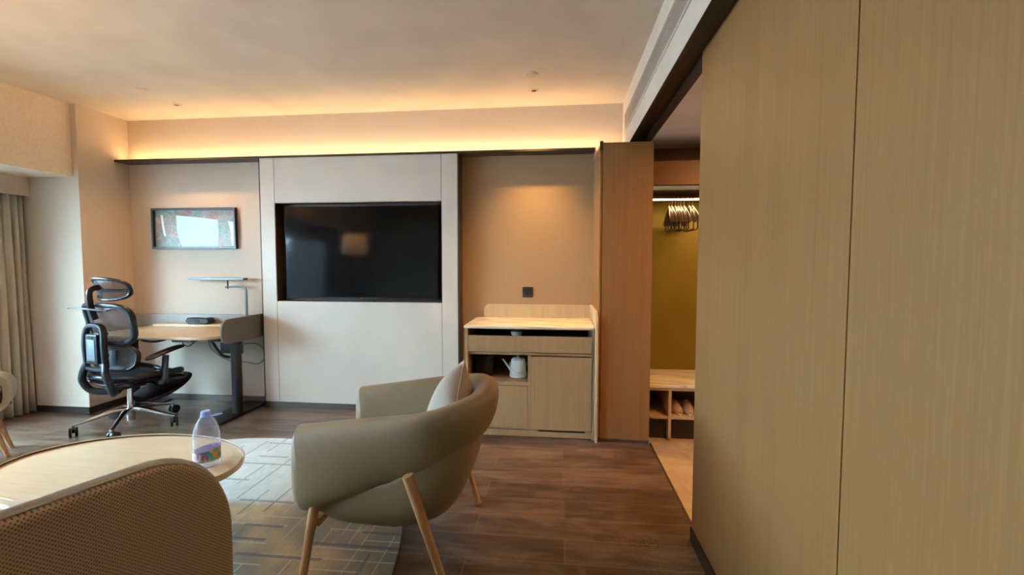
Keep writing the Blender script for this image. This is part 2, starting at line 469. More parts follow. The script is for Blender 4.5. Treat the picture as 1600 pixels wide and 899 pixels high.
# ------------------------------------------------------------ setting
px0_ = .302
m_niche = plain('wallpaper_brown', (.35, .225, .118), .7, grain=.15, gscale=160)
XL, YB, ZC = -4.20, 3.998, 2.744      # column side, back wall, ceiling
XF, XD = .544, .654                   # bulkhead face, sliding wall face
YR, XW, XR = -2.7, -5.0, 2.3
struct('floor', box(B(), XW - .2, .690, YR - .1, YB + .1, -.06, 0), m_floor, 'brown grey wood plank floor of the room')
struct('trim_1', box(B(), .688, .702, 2.20, 3.386, -.05, .002), m_brown, 'thin dark metal strip between planks and hallway tiles')
struct('floor_2', box(B(), .702, XR + .1, YR - .1, YB + .1, -.06, 0), m_tile, 'beige stone floor of the hallway by the closet')
struct('ceiling', box(B(), XW - .2, XF + .02, YR - .1, YB + .1, ZC, ZC + .1), m_ceil, 'smooth cream ceiling of the room')
struct('wall_back', box(B(), XW - .2, XR + .1, YB, YB + .12, 0, ZC), m_wall, 'cream papered back wall above the shelf and behind the desk')
bm = B()
prism(bm, [(XW - .1, 3.527), (XL, 3.527), (XL, YB), (XW - .1, YB)], 'Z', 0, ZC)
struct('wall_column', bm, m_wall, 'pale column between the curtain and the desk recess')
# window wall with opening
bm = B(); wy0, wy1, wz0, wz1 = -1.3, 3.05, .30, 1.90
box(bm, XW - .15, XW, YR, wy0, 0, 2.3); box(bm, XW - .15, XW, wy1, 3.6, 0, 2.3)
box(bm, XW - .15, XW, wy0, wy1, 0, wz0); box(bm, XW - .15, XW, wy0, wy1, wz1, 2.3)
struct('wall_left', bm, m_wall, 'window wall at the far left behind the curtain')
bm = B()
for a, b_ in ((wy0, wy0 + .06), ((wy0 + wy1) / 2 - .03, (wy0 + wy1) / 2 + .03), (wy1 - .06, wy1)): box(bm, XW - .12, XW - .04, a, b_, wz0, wz1)
box(bm, XW - .12, XW - .04, wy0, wy1, wz0, wz0 + .06); box(bm, XW - .12, XW - .04, wy0, wy1, wz1 - .06, wz1)
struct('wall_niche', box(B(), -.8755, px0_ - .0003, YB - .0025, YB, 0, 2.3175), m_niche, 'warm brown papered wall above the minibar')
w = struct('window_1', bm, m_steel, 'wide window in the left wall beside the curtain')
struct('window_pane', box(B(), XW - .085, XW - .079, wy0 + .05, wy1 - .05, wz0 + .05, wz1 - .05), m_glass, parent=w)
# soffit over the window
struct('wall_soffit', box(B(), XW - .15, -4.257, YR, 3.527, 2.117, ZC), m_soffit, 'cream dropped soffit above the curtain')
struct('trim_2', box(B(), -4.72, -4.695, YR, 3.527, 1.95, 2.117), m_wall, 'pale pelmet board hiding the curtain top')
struct('wall_rear', box(B(), XW - .2, XR + .1, YR - .1, YR, 0, ZC), m_wallr, 'beige wall behind the viewer')
# bulkhead with track channel
bm = B()
box(bm, XF, XF + .02, YR, YB, 2.310, ZC); box(bm, XF + .02, .76, YR, YB, 2.345, ZC)
struct('wall_bulkhead', bm, m_ceil, 'white bulkhead face with the air vent above the sliding door')
bm = B()
box(bm, XF + .0205, .6999, YR, 3.99, 2.333, 2.345); box(bm, .660, .700, 2.188, 3.99, 2.298, 2.333); box(bm, .6995, .7001, YR, 3.99, 2.298, 2.333); box(bm, XF + .001, XF + .0205, YR, 3.99, 2.3075, 2.310)
struct('trim_3', bm, m_trackdark, 'dark sliding door track under the bulkhead')
struct('ceiling_2', box(B(), .7001, XR + .1, YR, YB, 2.298, 2.345), m_ceil, 'low hallway ceiling in front of the closet')
# wooden wall on the right, three panels
bm = B()
for a, b_ in ((YR, -.655), (-.650, 1.0785), (1.0835, 2.187)): box(bm, XD, XD + .14, a, b_, .0, 2.332)
box(bm, XD + .006, XD + .13, YR, 2.18, 0, 2.33)
struct('wall_right', bm, m_oak, 'tall oak veneer wall panels filling the right side')
struct('baseboard_right', box(B(), XD - .008, XD - .0002, YR, 2.187, 0, .070), m_trackdark, 'dark baseboard under the oak panels')
# partition / pocket panel
px0, px1, py0 = .302, .686, 3.386
bm = B(); box(bm, px0 + .018, px1, py0, YB, .022, 2.25); box(bm, px0, px0 + .014, py0 + .004, YB, .022, 2.25)
struct('wall_partition', bm, m_oak, 'tall oak veneered partition between minibar and closet')
bm = B(); box(bm, px0 + .004, px1 - .004, py0 - .012, YB - .01, 0, .022)
struct('trim_4', bm, m_base, 'dark metal rail at the foot of the oak partition')
struct('trim_5', box(B(), px0 - .004, px0 + .020, py0 - .004, py0 + .02, 2.19, 2.262), m_brown, 'small dark bracket at the top corner of the oak partition')
# hallway walls
struct('wall_hall', box(B(), XR, XR + .1, YR, YB, 0, 2.3), m_wallr, 'far side wall of the hallway')

# ---- feature wall: stiles, upper and lower panel, shelf ledge
YP = 3.863
FW = 'feature wall'
bm = B(); g = .003
box(bm, -2.738, -2.597 - g, YP, YB, .059, 2.318, .0015, 1)
box(bm, -1.034 + g, -.888, YP, YB, .059, 2.318, .0015, 1)
box(bm, -2.597, -1.034, YP, YP + .06, .059, 1.005, .0015, 1)
box(bm, -2.597, -1.034, YP, YP + .06, 1.91, 2.318, .0015, 1)
struct('wall_panel', bm, m_panel, 'off white lacquered panels framing the television niche')
bm = B(); box(bm, -2.60, -1.03, YP + .060, YB - .001, .06, 1.0); box(bm, -2.60, -1.03, YP + .06, YB - .001, 1.915, 2.31); box(bm, -2.602, -2.595, YP + .01, YB, .06, 2.31); box(bm, -1.036, -1.029, YP + .01, YB, .06, 2.31)
box(bm, -2.59, -1.04, YB - .015, YB - .001, 1.0, 1.915)
box(bm, -2.597, -1.034, YP + .03, YB - .014, .999, 1.0068); box(bm, -2.597, -1.034, YP + .03, YB - .014, 1.9085, 1.915)
struct('trim_6', bm, m_brown, 'dark lining inside the television niche and panel joints')
bm = B(); box(bm, -.888, -.876, YP - .004, YB, .0, 2.322); box(bm, -2.746, -2.7385, YP - .002, YB, 0, 2.322)
struct('trim_7', bm, m_brown, 'dark metal edges at both sides of the white panels')
struct('trim_8', box(B(), XL, px0, YP - .012, YB - .0002, 2.318, 2.336), m_brown, 'long dark brown ledge holding the cove light')
struct('baseboard_back', box(B(), -2.738, -.888, YP + .004, YP + .02, 0, .059), m_base, 'bronze baseboard under the white panels')
struct('baseboard_desk', box(B(), XL, -2.747, YB - .008, YB - .0005, 0, .061), m_base, 'bronze baseboard behind the desk')
bm = B(); box(bm, -4.73, XL + .007, 3.527 - .008, 3.5265, 0, .058); box(bm, XL + .0005, XL + .008, 3.527 - .008, YB, 0, .058)
struct('baseboard_column', bm, m_trackdark, 'dark baseboard around the column')
struct('trim_9', box(B(), XL + .05, px0 - .01, YP + .055, YP + .063, 2.3362, 2.339), m_led, 'warm light strip lying on the brown ledge')

# ---- air vent
t = Thing('air_vent', 'long white linear air vent with dark slots in the bulkhead', 'vent', (XF, 2.6, 2.53))
ZA, ZB = 2.468, 2.592
t.part('backing', box(B(), XF - .0012, XF - .0002, -.2, 3.84, ZA, ZB), m_trackdark)
n = 9
for k in range(n + 1):
    z = ZA + (ZB - ZA) * k / n
    t.part('slat', prism(B(), [(XF - .0030, z - .0027), (XF - .0013, z - .0027), (XF - .0013, z + .0027), (XF - .0030, z + .0027)], 'Y', -.2, 3.84), m_ceil, smooth=0)
bm = B()
box(bm, XF - .008, XF - .0002, -.22, 3.86, ZB + .004, ZB + .016); box(bm, XF - .008, XF - .0002, -.22, 3.86, ZA - .018, ZA - .005)
box(bm, XF - .008, XF - .0002, 3.84, 3.86, ZA - .01, ZB + .01)
t.part('frame', bm, m_ceil, smooth=0)
# ---- ceiling devices
SM = None
for i, (x, y) in enumerate(((-3.333, 3.31), (-.211, 3.333))):
    lab = ('round white smoke detector on the ceiling above the desk side', 'round white smoke detector on the ceiling above the minibar side')[i]
    if i == 0:
        t = Thing('smoke_detector', lab, 'smoke detector', (x, y, ZC), group='smoke detectors on the ceiling')
        t.part('base_plate', lathe(B(), [(0, 0), (.052, 0), (.052, -.006), (0, -.006)], (x, y, ZC)), m_white)
        t.part('cover', lathe(B(), [(0, -.0061), (.046, -.0061), (.045, -.009), (.03, -.011), (0, -.012)], (x, y, ZC)), m_ceil)
        SM = t.e
    else: dup(SM, (x, y, ZC), label=lab)
for i, (x, y) in enumerate(((-3.34, 3.641), (-.205, 3.635))):
    lab = ('tiny recessed downlight in the ceiling above the desk', 'tiny recessed downlight in the ceiling above the minibar')[i]
    if i == 0:
        t = Thing('recessed_downlight', lab, 'downlight', (x, y, ZC), group='recessed ceiling downlights')
        t.part('trim_ring', lathe(B(), [(.020, -.0002), (.036, -.0002), (.036, -.003), (.022, -.005), (.020, -.001)], (x, y, ZC)), m_ceil)
        t.part('lamp_recess', lathe(B(), [(0, -.0004), (.0195, -.0004), (.018, -.002), (.010, -.0025), (0, -.003)], (x, y, ZC)), m_trackdark)
        SP = t.e
    else: dup(SP, (x, y, ZC), label=lab)

# ------------------------------------------------------------ television
t = Thing('television', 'large black flat screen television in the white panel niche', 'television', (-1.80, 3.95, 1.03))
tx0, tx1, tz0, tz1 = -2.545, -1.072, 1.030, 1.885
t.part('housing', box(B(), tx0, tx1, 3.925, 3.965, tz0, tz1, .006), m_blackmatte)
t.part('screen', box(B(), tx0 + .009, tx1 - .009, 3.9215, 3.9246, tz0 + .016, tz1 - .009), m_tv, smooth=0)
t.part('indicator_light', box(B(), -1.815, -1.800, 3.9195, 3.9213, tz0 + .004, tz0 + .009), m_steel)
t.part('wall_bracket', box(B(), -2.0, -1.6, 3.9652, 3.981, 1.25, 1.65), m_black)
bm = B(); sweep(bm, [(-2.33, 3.915, 1.030), (-2.24, 3.90, 1.012), (-2.05, 3.90, 1.011), (-1.93, 3.905, 1.014), (-1.88, 3.915, 1.030)], .0035, smooth=6, seg=8)
t.part('cable', bm, m_black)
bm = B(); sweep(bm, [(-1.86, 3.915, 1.030), (-1.80, 3.905, 1.022), (-1.72, 3.905, 1.024), (-1.69, 3.90, 1.012), (-1.66, 3.90, 1.0105)], .0035, smooth=6, seg=8)
t.part('cable', bm, m_black)

# ------------------------------------------------------------ picture
t = Thing('wall_picture', 'small framed abstract picture with pale blue shapes above the desk', 'picture', (-3.51, YB, 1.495))
ax0, ax1, az0, az1 = -3.951, -3.070, 1.497, 1.890; fr = .020; yf = YB - .038
bm = B()
for q in ((ax0, ax1, az1 - fr, az1), (ax0, ax1, az0, az0 + fr), (ax0, ax0 + fr, az0 + fr, az1 - fr), (ax1 - fr, ax1, az0 + fr, az1 - fr)): box(bm, q[0], q[1], yf, YB - .001, q[2], q[3], .0015, 1)
t.part('frame', bm, m_black)
m_art, nt, b = new_mat('printed_map_texture')
f1 = noise(nt, coords(nt, (1, 1, 1)), 3.2, 3, .6, 1.0)
c = ramp(nt, f1, [(.36, (.30, .11, .08)), (.46, (.24, .20, .16)), (.56, (.10, .20, .14)), (.66, (.30, .24, .20))])
vo = N(nt, 'ShaderNodeTexVoronoi', feature='DISTANCE_TO_EDGE'); vo.inputs['Scale'].default_value = 13; nt.links.new(coords(nt), vo.inputs['Vector'])
c = mixc(nt, ramp(nt, vo.outputs['Distance'], [(.0, (.7, .7, .7)), (.035, (0, 0, 0))]), c, (.55, .50, .44))
nt.links.new(c, b.inputs['Base Color']); b.inputs['Roughness'].default_value = .35
m_cy = plain('pale_blue_patch', (.52, .86, .95), .4); m_cy2 = plain('white_print', (.80, .88, .90), .4)
pr = t.part('print', box(B(), ax0 + fr, ax1 - fr, YB - .014, YB - .002, az0 + fr, az1 - fr), m_art, smooth=0)
def patch_on_print(poly, mat, name):
    # fractions of the visible print, u right, v down
    u0, u1, v0, v1 = ax0 + fr, ax1 - fr, az1 - fr, az0 + fr
    prism_b = prism(B(), [(u0 + (u1 - u0) * u, v0 + (v1 - v0) * v) for u, v in poly], 'Y', YB - .0155, YB - .0141)
    t.part(name, prism_b, mat, pr, smooth=0)
patch_on_print([(.27, .14), (.42, .17), (.6, .21), (.79, .27), (.80, .6), (.79, 1.0), (.34, 1.0), (.295, .75), (.275, .5)], m_cy, 'blue_shape')  # flat pale blue patch laid over the print
patch_on_print([(.075, .12), (.105, .12), (.115, .4), (.14, .73), (.11, .70), (.09, .45)], m_cy2, 'white_shape')
patch_on_print([(.915, .30), (.985, .34), (.99, .98), (.955, .98), (.945, .6)], m_cy2, 'white_shape')

# ------------------------------------------------------------ desk
t = Thing('standing_desk', 'oak topped standing desk with grey screen on black column leg', 'desk', (-3.2, 3.6, 0))
dx0, dx1, dy0, dy1 = -3.96, -2.80, 3.30, 3.955
t.part('desktop', prism(B(), rpoly(dx0, dx1, dy0, dy1, (.02, .02, .05, .16)), 'Z', .726, .750, .004), m_oakx)
t.part('rear_ledge', box(B(), dx0 + .1, -3.13, 3.845, dy1, .7505, .776, .003), m_oakx)
t.part('rear_upstand', box(B(), XL + .002, -2.79, dy1 + .001, YB - .012, .70, .862, .004), m_screen_grey)
bm = B(); prism(bm, rpoly(3.385, dy1 + .026, .672, .884, (.01, .085, .085, .01), 8), 'X', -2.795, -2.772, .005)
t.part('side_screen', bm, m_screen_felt)
for px, py in ((-2.862, 3.655), (-3.88, 3.655)):
    leg = t.part('leg', cyl(B(), (px, py, .018), (px, py, .70), .042, .042, 32), m_post)
    t.part('collar', lathe(B(), [(.0425, .645), (.050, .645), (.050, .66), (.0425, .66)], (px, py, 0)), m_post, leg)
    t.part('top_bracket', box(B(), px - .05, px + .05, 3.40, 3.90, .700, .7255, .004), m_post)
t.part('base_plate', prism(B(), rpoly(-3.02, -2.80, 3.36, 3.975, .012), 'Z', .0, .018, .003), m_post)
t.part('base_plate', prism(B(), rpoly(-3.95, -3.80, 3.62, 3.975, .012), 'Z', .0, .018, .003), m_post)
t.part('crossbar', box(B(), -3.84, -2.90, 3.70, 3.75, .690, .724, .004), m_post)
t.part('control_box', box(B(), -3.245, -3.065, 3.40, 3.47, .690, .7255, .004), m_steel, label='grey control box')
bm = B(); sweep(bm, [(-3.08, 3.60, .722), (-3.04, 3.60, .66), (-2.985, 3.61, .57), (-2.955, 3.62, .535), (-2.91, 3.64, .52)], [(.010, .012)] * 5, smooth=6, seg=10)
t.part('brace', bm, m_post)
bm = B(); sweep(bm, [(-3.62, 3.45, .724), (-3.56, 3.45, .69), (-3.46, 3.45, .682), (-3.36, 3.45, .70), (-3.30, 3.45, .724)], .010, smooth=6, seg=10)
t.part('cable', bm, m_black)
bm = B(); sweep(bm, [(-3.19, 3.44, .69), (-3.16, 3.43, .665), (-3.125, 3.43, .652), (-3.09, 3.43, .668), (-3.06, 3.45, .70), (-3.0, 3.47, .722)], .004, smooth=6, seg=8)
t.part('cable', bm, m_black)
# socket on wall + cable
t = Thing('wall_socket', 'black double socket low on the wall behind the desk column', 'socket', (-3.17, YB, .53))
t.part('plate', prism(B(), rpoly(-3.285, -3.055, .478, .585, .008), 'Y', YB - .012, YB - .0005, .002), m_black)
for x in (-3.225, -3.115): t.part('plug', lathe(B(), [(0, 0), (.022, 0), (.020, .03), (0, .03)], (0, 0, 0), 20), m_black).matrix_local = Matrix.Translation((x + 3.17, -.012, 0)) @ Matrix.Rotation(R(90), 4, 'X')
bm = B(); sweep(bm, [(-3.115, YB - .05, .53), (-3.02, YB - .05, .58), (-2.87, YB - .03, .575), (-2.80, YB - .03, .47), (-2.88, YB - .03, .39), (-3.0, YB - .03, .40), (-3.2, YB - .03, .42), (-3.36, YB - .03, .52), (-3.4, YB - .04, .66)], .006, smooth=8, seg=8)
t.part('cable', bm, m_screen_grey)
# desk socket module
t = Thing('desk_power_module', 'black angular power module on the rear ledge of the desk', 'power module', (-3.405, 3.90, .7765))
x0, x1 = -3.535, -3.285
bm = B(); prism(bm, [(x0 + .03, .7765), (x1 - .035, .7765), (x1, .800), (x1 - .025, .836), (x0 + .02, .836), (x0, .806)], 'Y', 3.855, 3.945, .006, 1)
t.part('body', bm, m_black)
t.part('socket_face', prism(B(), rpoly(-3.43, -3.385, .790, .822, .008), 'Y', 3.852, 3.8545), m_blackmatte)
t.part('button', lathe(B(), [(0, 0), (.010, 0), (.009, .004), (0, .004)], (-3.350, 3.90, .8362), 16), m_chrome)
# lamp
t = Thing('desk_lamp', 'slim grey bar desk lamp on a bent post behind the side screen', 'lamp', (-2.957, 3.93, .75))
t.part('base', prism(B(), rpoly(-3.0, -2.91, 3.89, 3.945, .01), 'Z', .7505, .765, .003), m_steel)
bm = B(); sweep(bm, [(-2.948, 3.92, .765), (-2.948, 3.92, 1.10), (-2.952, 3.92, 1.125), (-2.975, 3.92, 1.137), (-3.05, 3.92, 1.137), (-3.155, 3.915, 1.130)], [(.013, .006)] * 2 + [(.010, .005)] * 4, seg=12, ref=(0, 1, 0))
t.part('post', bm, m_steel)
t.part('joint', cyl(B(), (-3.13, 3.915, 1.115), (-3.13, 3.915, 1.196), .0065), m_black)
t.part('light_bar', prism(B(), rpoly(-3.515, -2.945, 1.196, 1.220, .004), 'Y', 3.885, 3.945, .003), m_steel)

# ------------------------------------------------------------ office chair (local frame: faces +x, y left)
oc = Thing('office_chair', 'black mesh office chair with headrest and footrest at the desk', 'office chair', (-3.525, 3.28, 0), local=True, rotz=R(77))
P_ = oc.part
lathe_bm = lathe(B(), [(0, .055), (.030, .055), (.030, .10), (.034, .11), (.034, .165), (.022, .17), (.022, .33), (.014, .33), (.014, .40), (0, .40)], (0, 0, 0), 28)
P_('gas_lift', lathe_bm, m_chrome)
for k in range(5):
    a = R(8 + 72 * k - 76); ca, sa = math.cos(a), math.sin(a)
    bm = B()
    sweep(bm, [(ca * .02, sa * .02, .150), (ca * .10, sa * .10, .150), (ca * .22, sa * .22, .118), (ca * .335, sa * .335, .090), (ca * .355, sa * .355, .088)], [(.028, .022), (.026, .020), (.019, .014), (.014, .009), (.010, .006)], smooth=4, seg=14, power=2.6)
    arm = P_('leg', bm, m_chrome)
    st = P_('caster_stem', cyl(B(), (ca * .345, sa * .345, .045), (ca * .345, sa * .345, .092), .009), m_chrome, arm)
    bm = B(); ang = a + R(35 + 50 * k); ux, uy = math.cos(ang), math.sin(ang); wx, wy = ca * .345 + .014 * uy, sa * .345 - .014 * ux
    for s in (-1, 1):
        c0 = Vector((wx + ux * s * .008, wy + uy * s * .008, .0375)); c1 = Vector((wx + ux * s * .028, wy + uy * s * .028, .0375))
        sweep(bm, [c0, c0.lerp(c1, .1), c0.lerp(c1, .85), c1], [(.032, .032), (.037, .037), (.037, .037), (.028, .028)], seg=24)
    box(bm, wx - .010, wx + .010, wy - .010, wy + .010, .030, .062, .003)
    P_('caster', bm, m_black, arm)
# mechanism
bm = B(); box(bm, -.15, .13, -.085, .085, .335, .405, .02, 3); box(bm, -.05, .16, -.17, .17, .385, .41, .008)
P_('tilt_mechanism', bm, m_black)
bm = B(); sweep(bm, [(.02, -.10, .385), (.03, -.22, .375), (.03, -.275, .37)], [(.007, .007), (.007, .007), (.014, .005)], seg=10)
P_('height_lever', bm, m_black)
# seat : frame rim + mesh
def seat_pt(u, v, dz=0):
    # u along depth 0..1 (rear..front), v -1..1 across
    x = -.20 + .52 * u
    w = .258 + .02 * math.sin(PI * u)
    z = .435 + .020 * v * v + .018 * (1 - u) ** 3 - .035 * max(0, (u - .8) / .2) ** 2 + dz
    return x, w * v, z
rim = []
nseg = 40
for k in range(nseg):
    th = 2 * PI * k / nseg; e = 2 / 3.6
    u = .5 + .5 * math.copysign(abs(math.cos(th)) ** e, math.cos(th)); v = math.copysign(abs(math.sin(th)) ** e, math.sin(th))
    rim.append(seat_pt(u, v))
bm = B(); sweep(bm, rim, (.017, .020), closed=True, seg=12)
seat = P_('seat', bm, m_frame)
bm = B()
def fseat(i, j):
    r_ = i; th = 2 * PI * j; e = 2 / 3.6
    u = .5 + .5 * r_ * math.copysign(abs(math.cos(th)) ** e, math.cos(th)); v = r_ * math.copysign(abs(math.sin(th)) ** e, math.sin(th))
    x, y, z = seat_pt(u, v); z -= .028 * (1 - r_ ** 4)
    return (x, y, z)
grid(bm, fseat, 10, 48)
P_('seat_mesh', bm, m_mesh2, seat)
bm = B()   # under-pan
def fpan(i, j):
    u = i; v = -1 + 2 * j; x, y, z = seat_pt(u, v * .82)
    return (x * .95, y, z - .035 - .05 * (1 - v * v) * math.sin(PI * min(1, u + .1)))
grid(bm, fpan, 14, 14)
P_('seat_pan', bm, m_black, seat, mods=(('SOLIDIFY', {'thickness': .012}),))
# armrests
for s in (1, -1):
    bm = B()
    sweep(bm, [(.07, s * .17, .39), (.07, s * .29, .385), (.07, s * .315, .42), (.075, s * .315, .50), (.085, s * .315, .605)], [(.022, .035), (.022, .035), (.030, .020), (.030, .016), (.032, .014)], smooth=5, seg=14, ref=(1, 0, 0), power=2.6)
    ar = P_('armrest', bm, m_black)
    bm = B()
    sweep(bm, [(-.06, s * .315, .592), (-.03, s * .315, .604), (.06, s * .312, .628), (.17, s * .306, .650), (.22, s * .302, .655), (.235, s * .300, .652)], [(.020, .006), (.038, .012), (.043, .015), (.042, .016), (.030, .013), (.012, .006)], smooth=5, seg=16, power=2.5)
    P_('arm_pad', bm, m_black, ar)
# back upright: loop frame with open handle and storage pod
XB = -.222
def ring_path(pts): return [Vector(p) for p in pts]
bm = B()
outer = [(XB, -.112, .60), (XB - .005, -.114, .72), (XB, -.104, .82), (XB + .005, -.06, .868), (XB + .005, .06, .868), (XB, .104, .82), (XB - .005, .114, .72), (XB, .112, .60), (XB, .108, .54), (XB - .0, .0, .525), (XB, -.108, .54)]
sweep(bm, outer, [(.018, .022)] * len(outer), closed=True, smooth=5, seg=12, ref=(1, 0, 0), power=2.6)
spine = P_('back_spine', bm, m_frame)
bm = B(); prism(bm, rpoly(-.068, .068, .575, .805, .014), 'X', XB - .028, XB + .012, .008)
pod = P_('spine_cover', bm, m_frame, spine)
P_('spine_plate', prism(B(), rpoly(-.048, .048, .600, .765, .006), 'X', XB - .032, XB - .0285, .001), m_steel, spine)
P_('spine_label', prism(B(), rpoly(-.026, .026, .772, .790, .003), 'X', XB - .032, XB - .0285, .001), m_blackmatte, spine)
bm = B()
lower = [(XB, -.105, .58), (XB - .015, -.135, .50), (XB - .005, -.165, .42), (XB + .03, -.13, .345), (XB + .09, -.05, .325), (-.08, -.02, .345)]
sweep(bm, lower, [(.022, .026), (.024, .024), (.025, .022), (.027, .022), (.028, .022), (.028, .022)], smooth=6, seg=14, ref=(0, 1, 0), power=2.6)
P_('lower_bracket', bm, m_frame)
bm = B()
sweep(bm, [(p[0], -p[1], p[2]) for p in lower], [(.022, .026), (.024, .024), (.025, .022), (.027, .022), (.028, .022), (.028, .022)], smooth=6, seg=14, ref=(0, 1, 0), power=2.6)
P_('lower_bracket', bm, m_frame)
# upper backrest ring + mesh
def oval(cx, cz, hw, hh, power, bow, n=40, tilt=0, taper=0):
    out = []
    for k in range(n):
        th = 2 * PI * k / n; e = 2 / power
        y = math.copysign(abs(math.cos(th)) ** e, math.cos(th)); z = math.copysign(abs(math.sin(th)) ** e, math.sin(th))
        yy = hw * y * (1 + taper * z); out.append((cx + bow * y * y + tilt * z * hh, yy, cz + hh * z))
    return out
def backmesh(cx, cz, hw, hh, power, bow, sag, tilt=0, taper=0):
    def f(i, j):
        th = 2 * PI * j; e = 2 / power; r_ = i
        y = r_ * math.copysign(abs(math.cos(th)) ** e, math.cos(th)); z = r_ * math.copysign(abs(math.sin(th)) ** e, math.sin(th))
        return (cx + bow * y * y - sag * (1 - r_ ** 3) + tilt * z * hh, hw * y * (1 + taper * z), cz + hh * z)
    return f
bm = B(); sweep(bm, oval(-.165, .875, .267, .154, 4, .055, tilt=-.18, taper=.06), (.020, .024), closed=True, seg=12, ref=(1, 0, 0), power=2.5)
ub = P_('backrest', bm, m_frame)
bm = B(); grid(bm, backmesh(-.165, .875, .262, .150, 4, .055, .012, -.18, .06), 8, 48)
P_('backrest_mesh', bm, m_mesh, ub)
bm = B(); sweep(bm, [(-.155, -.22, 1.010), (-.182, -.10, 1.000), (-.190, -.04, .985), (-.190, .04, .985), (-.182, .10, 1.000), (-.155, .22, 1.010)], [(.010, .012)] * 6, smooth=5, seg=10)
P_('top_crossbar', bm, m_frame, ub)
# lumbar ring
bm = B(); sweep(bm, oval(-.130, .600, .250, .101, 3, .050, tilt=.15), (.014, .020), closed=True, seg=12, ref=(1, 0, 0), power=2.5)
lb = P_('lumbar_support', bm, m_black)
bm = B(); grid(bm, backmesh(-.130, .600, .248, .098, 3, .050, -.012, .15), 8, 48)
P_('lumbar_mesh', bm, m_mesh2, lb)
for z in (.63, .80): P_('back_connector', sweep(B(), [(XB + .01, 0, z), (-.150, 0, z)], (.035, .018), seg=12, ref=(0, 0, 1)), m_black)
# headrest
bm = B(); sweep(bm, [(XB + .012, 0, .92), (XB - .012, 0, 1.00), (XB - .022, 0, 1.10), (XB - .012, 0, 1.148), (XB + .03, 0, 1.165), (-.175, 0, 1.150)], [(.022, .012), (.022, .012), (.021, .011), (.020, .012), (.022, .010), (.020, .010)], smooth=6, seg=12, ref=(0, 1, 0), power=2.8)
P_('headrest_bracket', bm, m_frame)
bm = B(); sweep(bm, oval(-.165, 1.150, .195, .085, 2.8, .085, tilt=-.25), (.012, .017), closed=True, seg=12, ref=(1, 0, 0), power=2.5)
hr = P_('headrest', bm, m_frame)
bm = B(); grid(bm, backmesh(-.165, 1.150, .192, .082, 2.8, .085, .010, -.25), 8, 40)
P_('headrest_mesh', bm, m_mesh, hr)
bm = B(); sweep(bm, [(-.165 + .072, -.178, 1.142), (-.165 + .012, -.06, 1.142), (-.168, 0, 1.142), (-.165 + .012, .06, 1.142), (-.165 + .072, .178, 1.142)], (.006, .013), smooth=5, seg=10, ref=(0, 0, 1))
P_('headrest_bar', bm, m_frame, hr)
# coat hanger behind the back
bm = B(); sweep(bm, [(XB + .0, -.16, .990), (XB - .04, -.06, 1.002), (XB - .05, .02, 1.008), (XB - .05, .16, 1.012), (XB - .03, .26, 1.000)], [(.010, .005), (.012, .006), (.014, .007), (.012, .006), (.006, .004)], smooth=6, seg=10)
P_('coat_hanger_bar', bm, m_steel, label='pale grey hanger bar')
# footrest folded below the seat
for s in (-1, 1): P_('footrest_rail', sweep(B(), [(.06, s * .12, .350), (.34, s * .12, .375)], .007, seg=10), m_chrome)
bm = B()
def pad_bm(bm, x0, x1, z0, z1, hw, th):
    def f(i, j):
        a = 2 * PI * j; x = x0 + (x1 - x0) * i; s_ = math.sin(PI * min(.999, max(.001, .06 + .88 * i))) ** .35
        y = math.copysign(abs(math.cos(a)) ** .55, math.cos(a)) * hw * s_
        return (x, y, z0 + (z1 - z0) * i ** 1.3 + math.sin(a) * th * s_)
    grid(bm, f, 16, 28)
pad_bm(bm, .06, .44, .215, .345, .19, .034)
P_('footrest', bm, m_black)

# ------------------------------------------------------------ rug
rc = (-2.10, 1.60)
bm = B(); prism(bm, [(rc[0] + 1.40 * math.cos(2 * PI * k / 96), rc[1] + 1.55 * math.sin(2 * PI * k / 96)) for k in range(96)], 'Z', .0005, .012, .003, 1)
solo('rug', bm, m_rug, 'oval grey and brown patterned rug under the coffee table', 'rug', (rc[0], rc[1], 0))

# ------------------------------------------------------------ coffee table
tc_ = (-2.074, 1.874)
t = Thing('coffee_table', 'oval pale wood coffee table with raised rim and dark legs', 'coffee table', (tc_[0], tc_[1], .012))
bm = B(); a_, b_ = .571, .361
def ell(o, z): return (o, z)
prof = [(0, .357), (.86, .357), (.96, .362), (.992, .372), (1.0, .388), (1.0, .399), (.992, .401), (.982, .3995), (.978, .391), (.972, .389), (0, .389)]
rings = []
for sc, z in prof:
    if sc == 0: rings.append([bm.verts.new((tc_[0], tc_[1], z))]); continue
    off = (1 - sc) * .42
    rings.append([bm.verts.new((tc_[0] + (a_ - off) * math.cos(2 * PI * k / 96), tc_[1] + (b_ - off) * math.sin(2 * PI * k / 96), z)) for k in range(96)])
for A, D in zip(rings, rings[1:]):
    for k in range(96):
        k2 = (k + 1) % 96
        if len(A) == 1: bm.faces.new((A[0], D[k2], D[k]))
        elif len(D) == 1: bm.faces.new((A[k], A[k2], D[0]))
        else: bm.faces.new((A[k], A[k2], D[k2], D[k]))
t.part('tabletop', bm, m_oakx)
bm = B(); ra = []
for sc_, z in ((.9765, .390), (.9785, .3985)):
    off = (1 - sc_) * .42 + .0006
    ra.append([bm.verts.new((tc_[0] + (a_ - off) * math.cos(2 * PI * k / 96), tc_[1] + (b_ - off) * math.sin(2 * PI * k / 96), z)) for k in range(96)])
for k in range(96): bm.faces.new((ra[0][k], ra[0][(k + 1) % 96], ra[1][(k + 1) % 96], ra[1][k]))
t.part('rim_dark_line', bm, m_brown, label='thin dark line inside the rim')  # dark ring on the inner wall of the rim
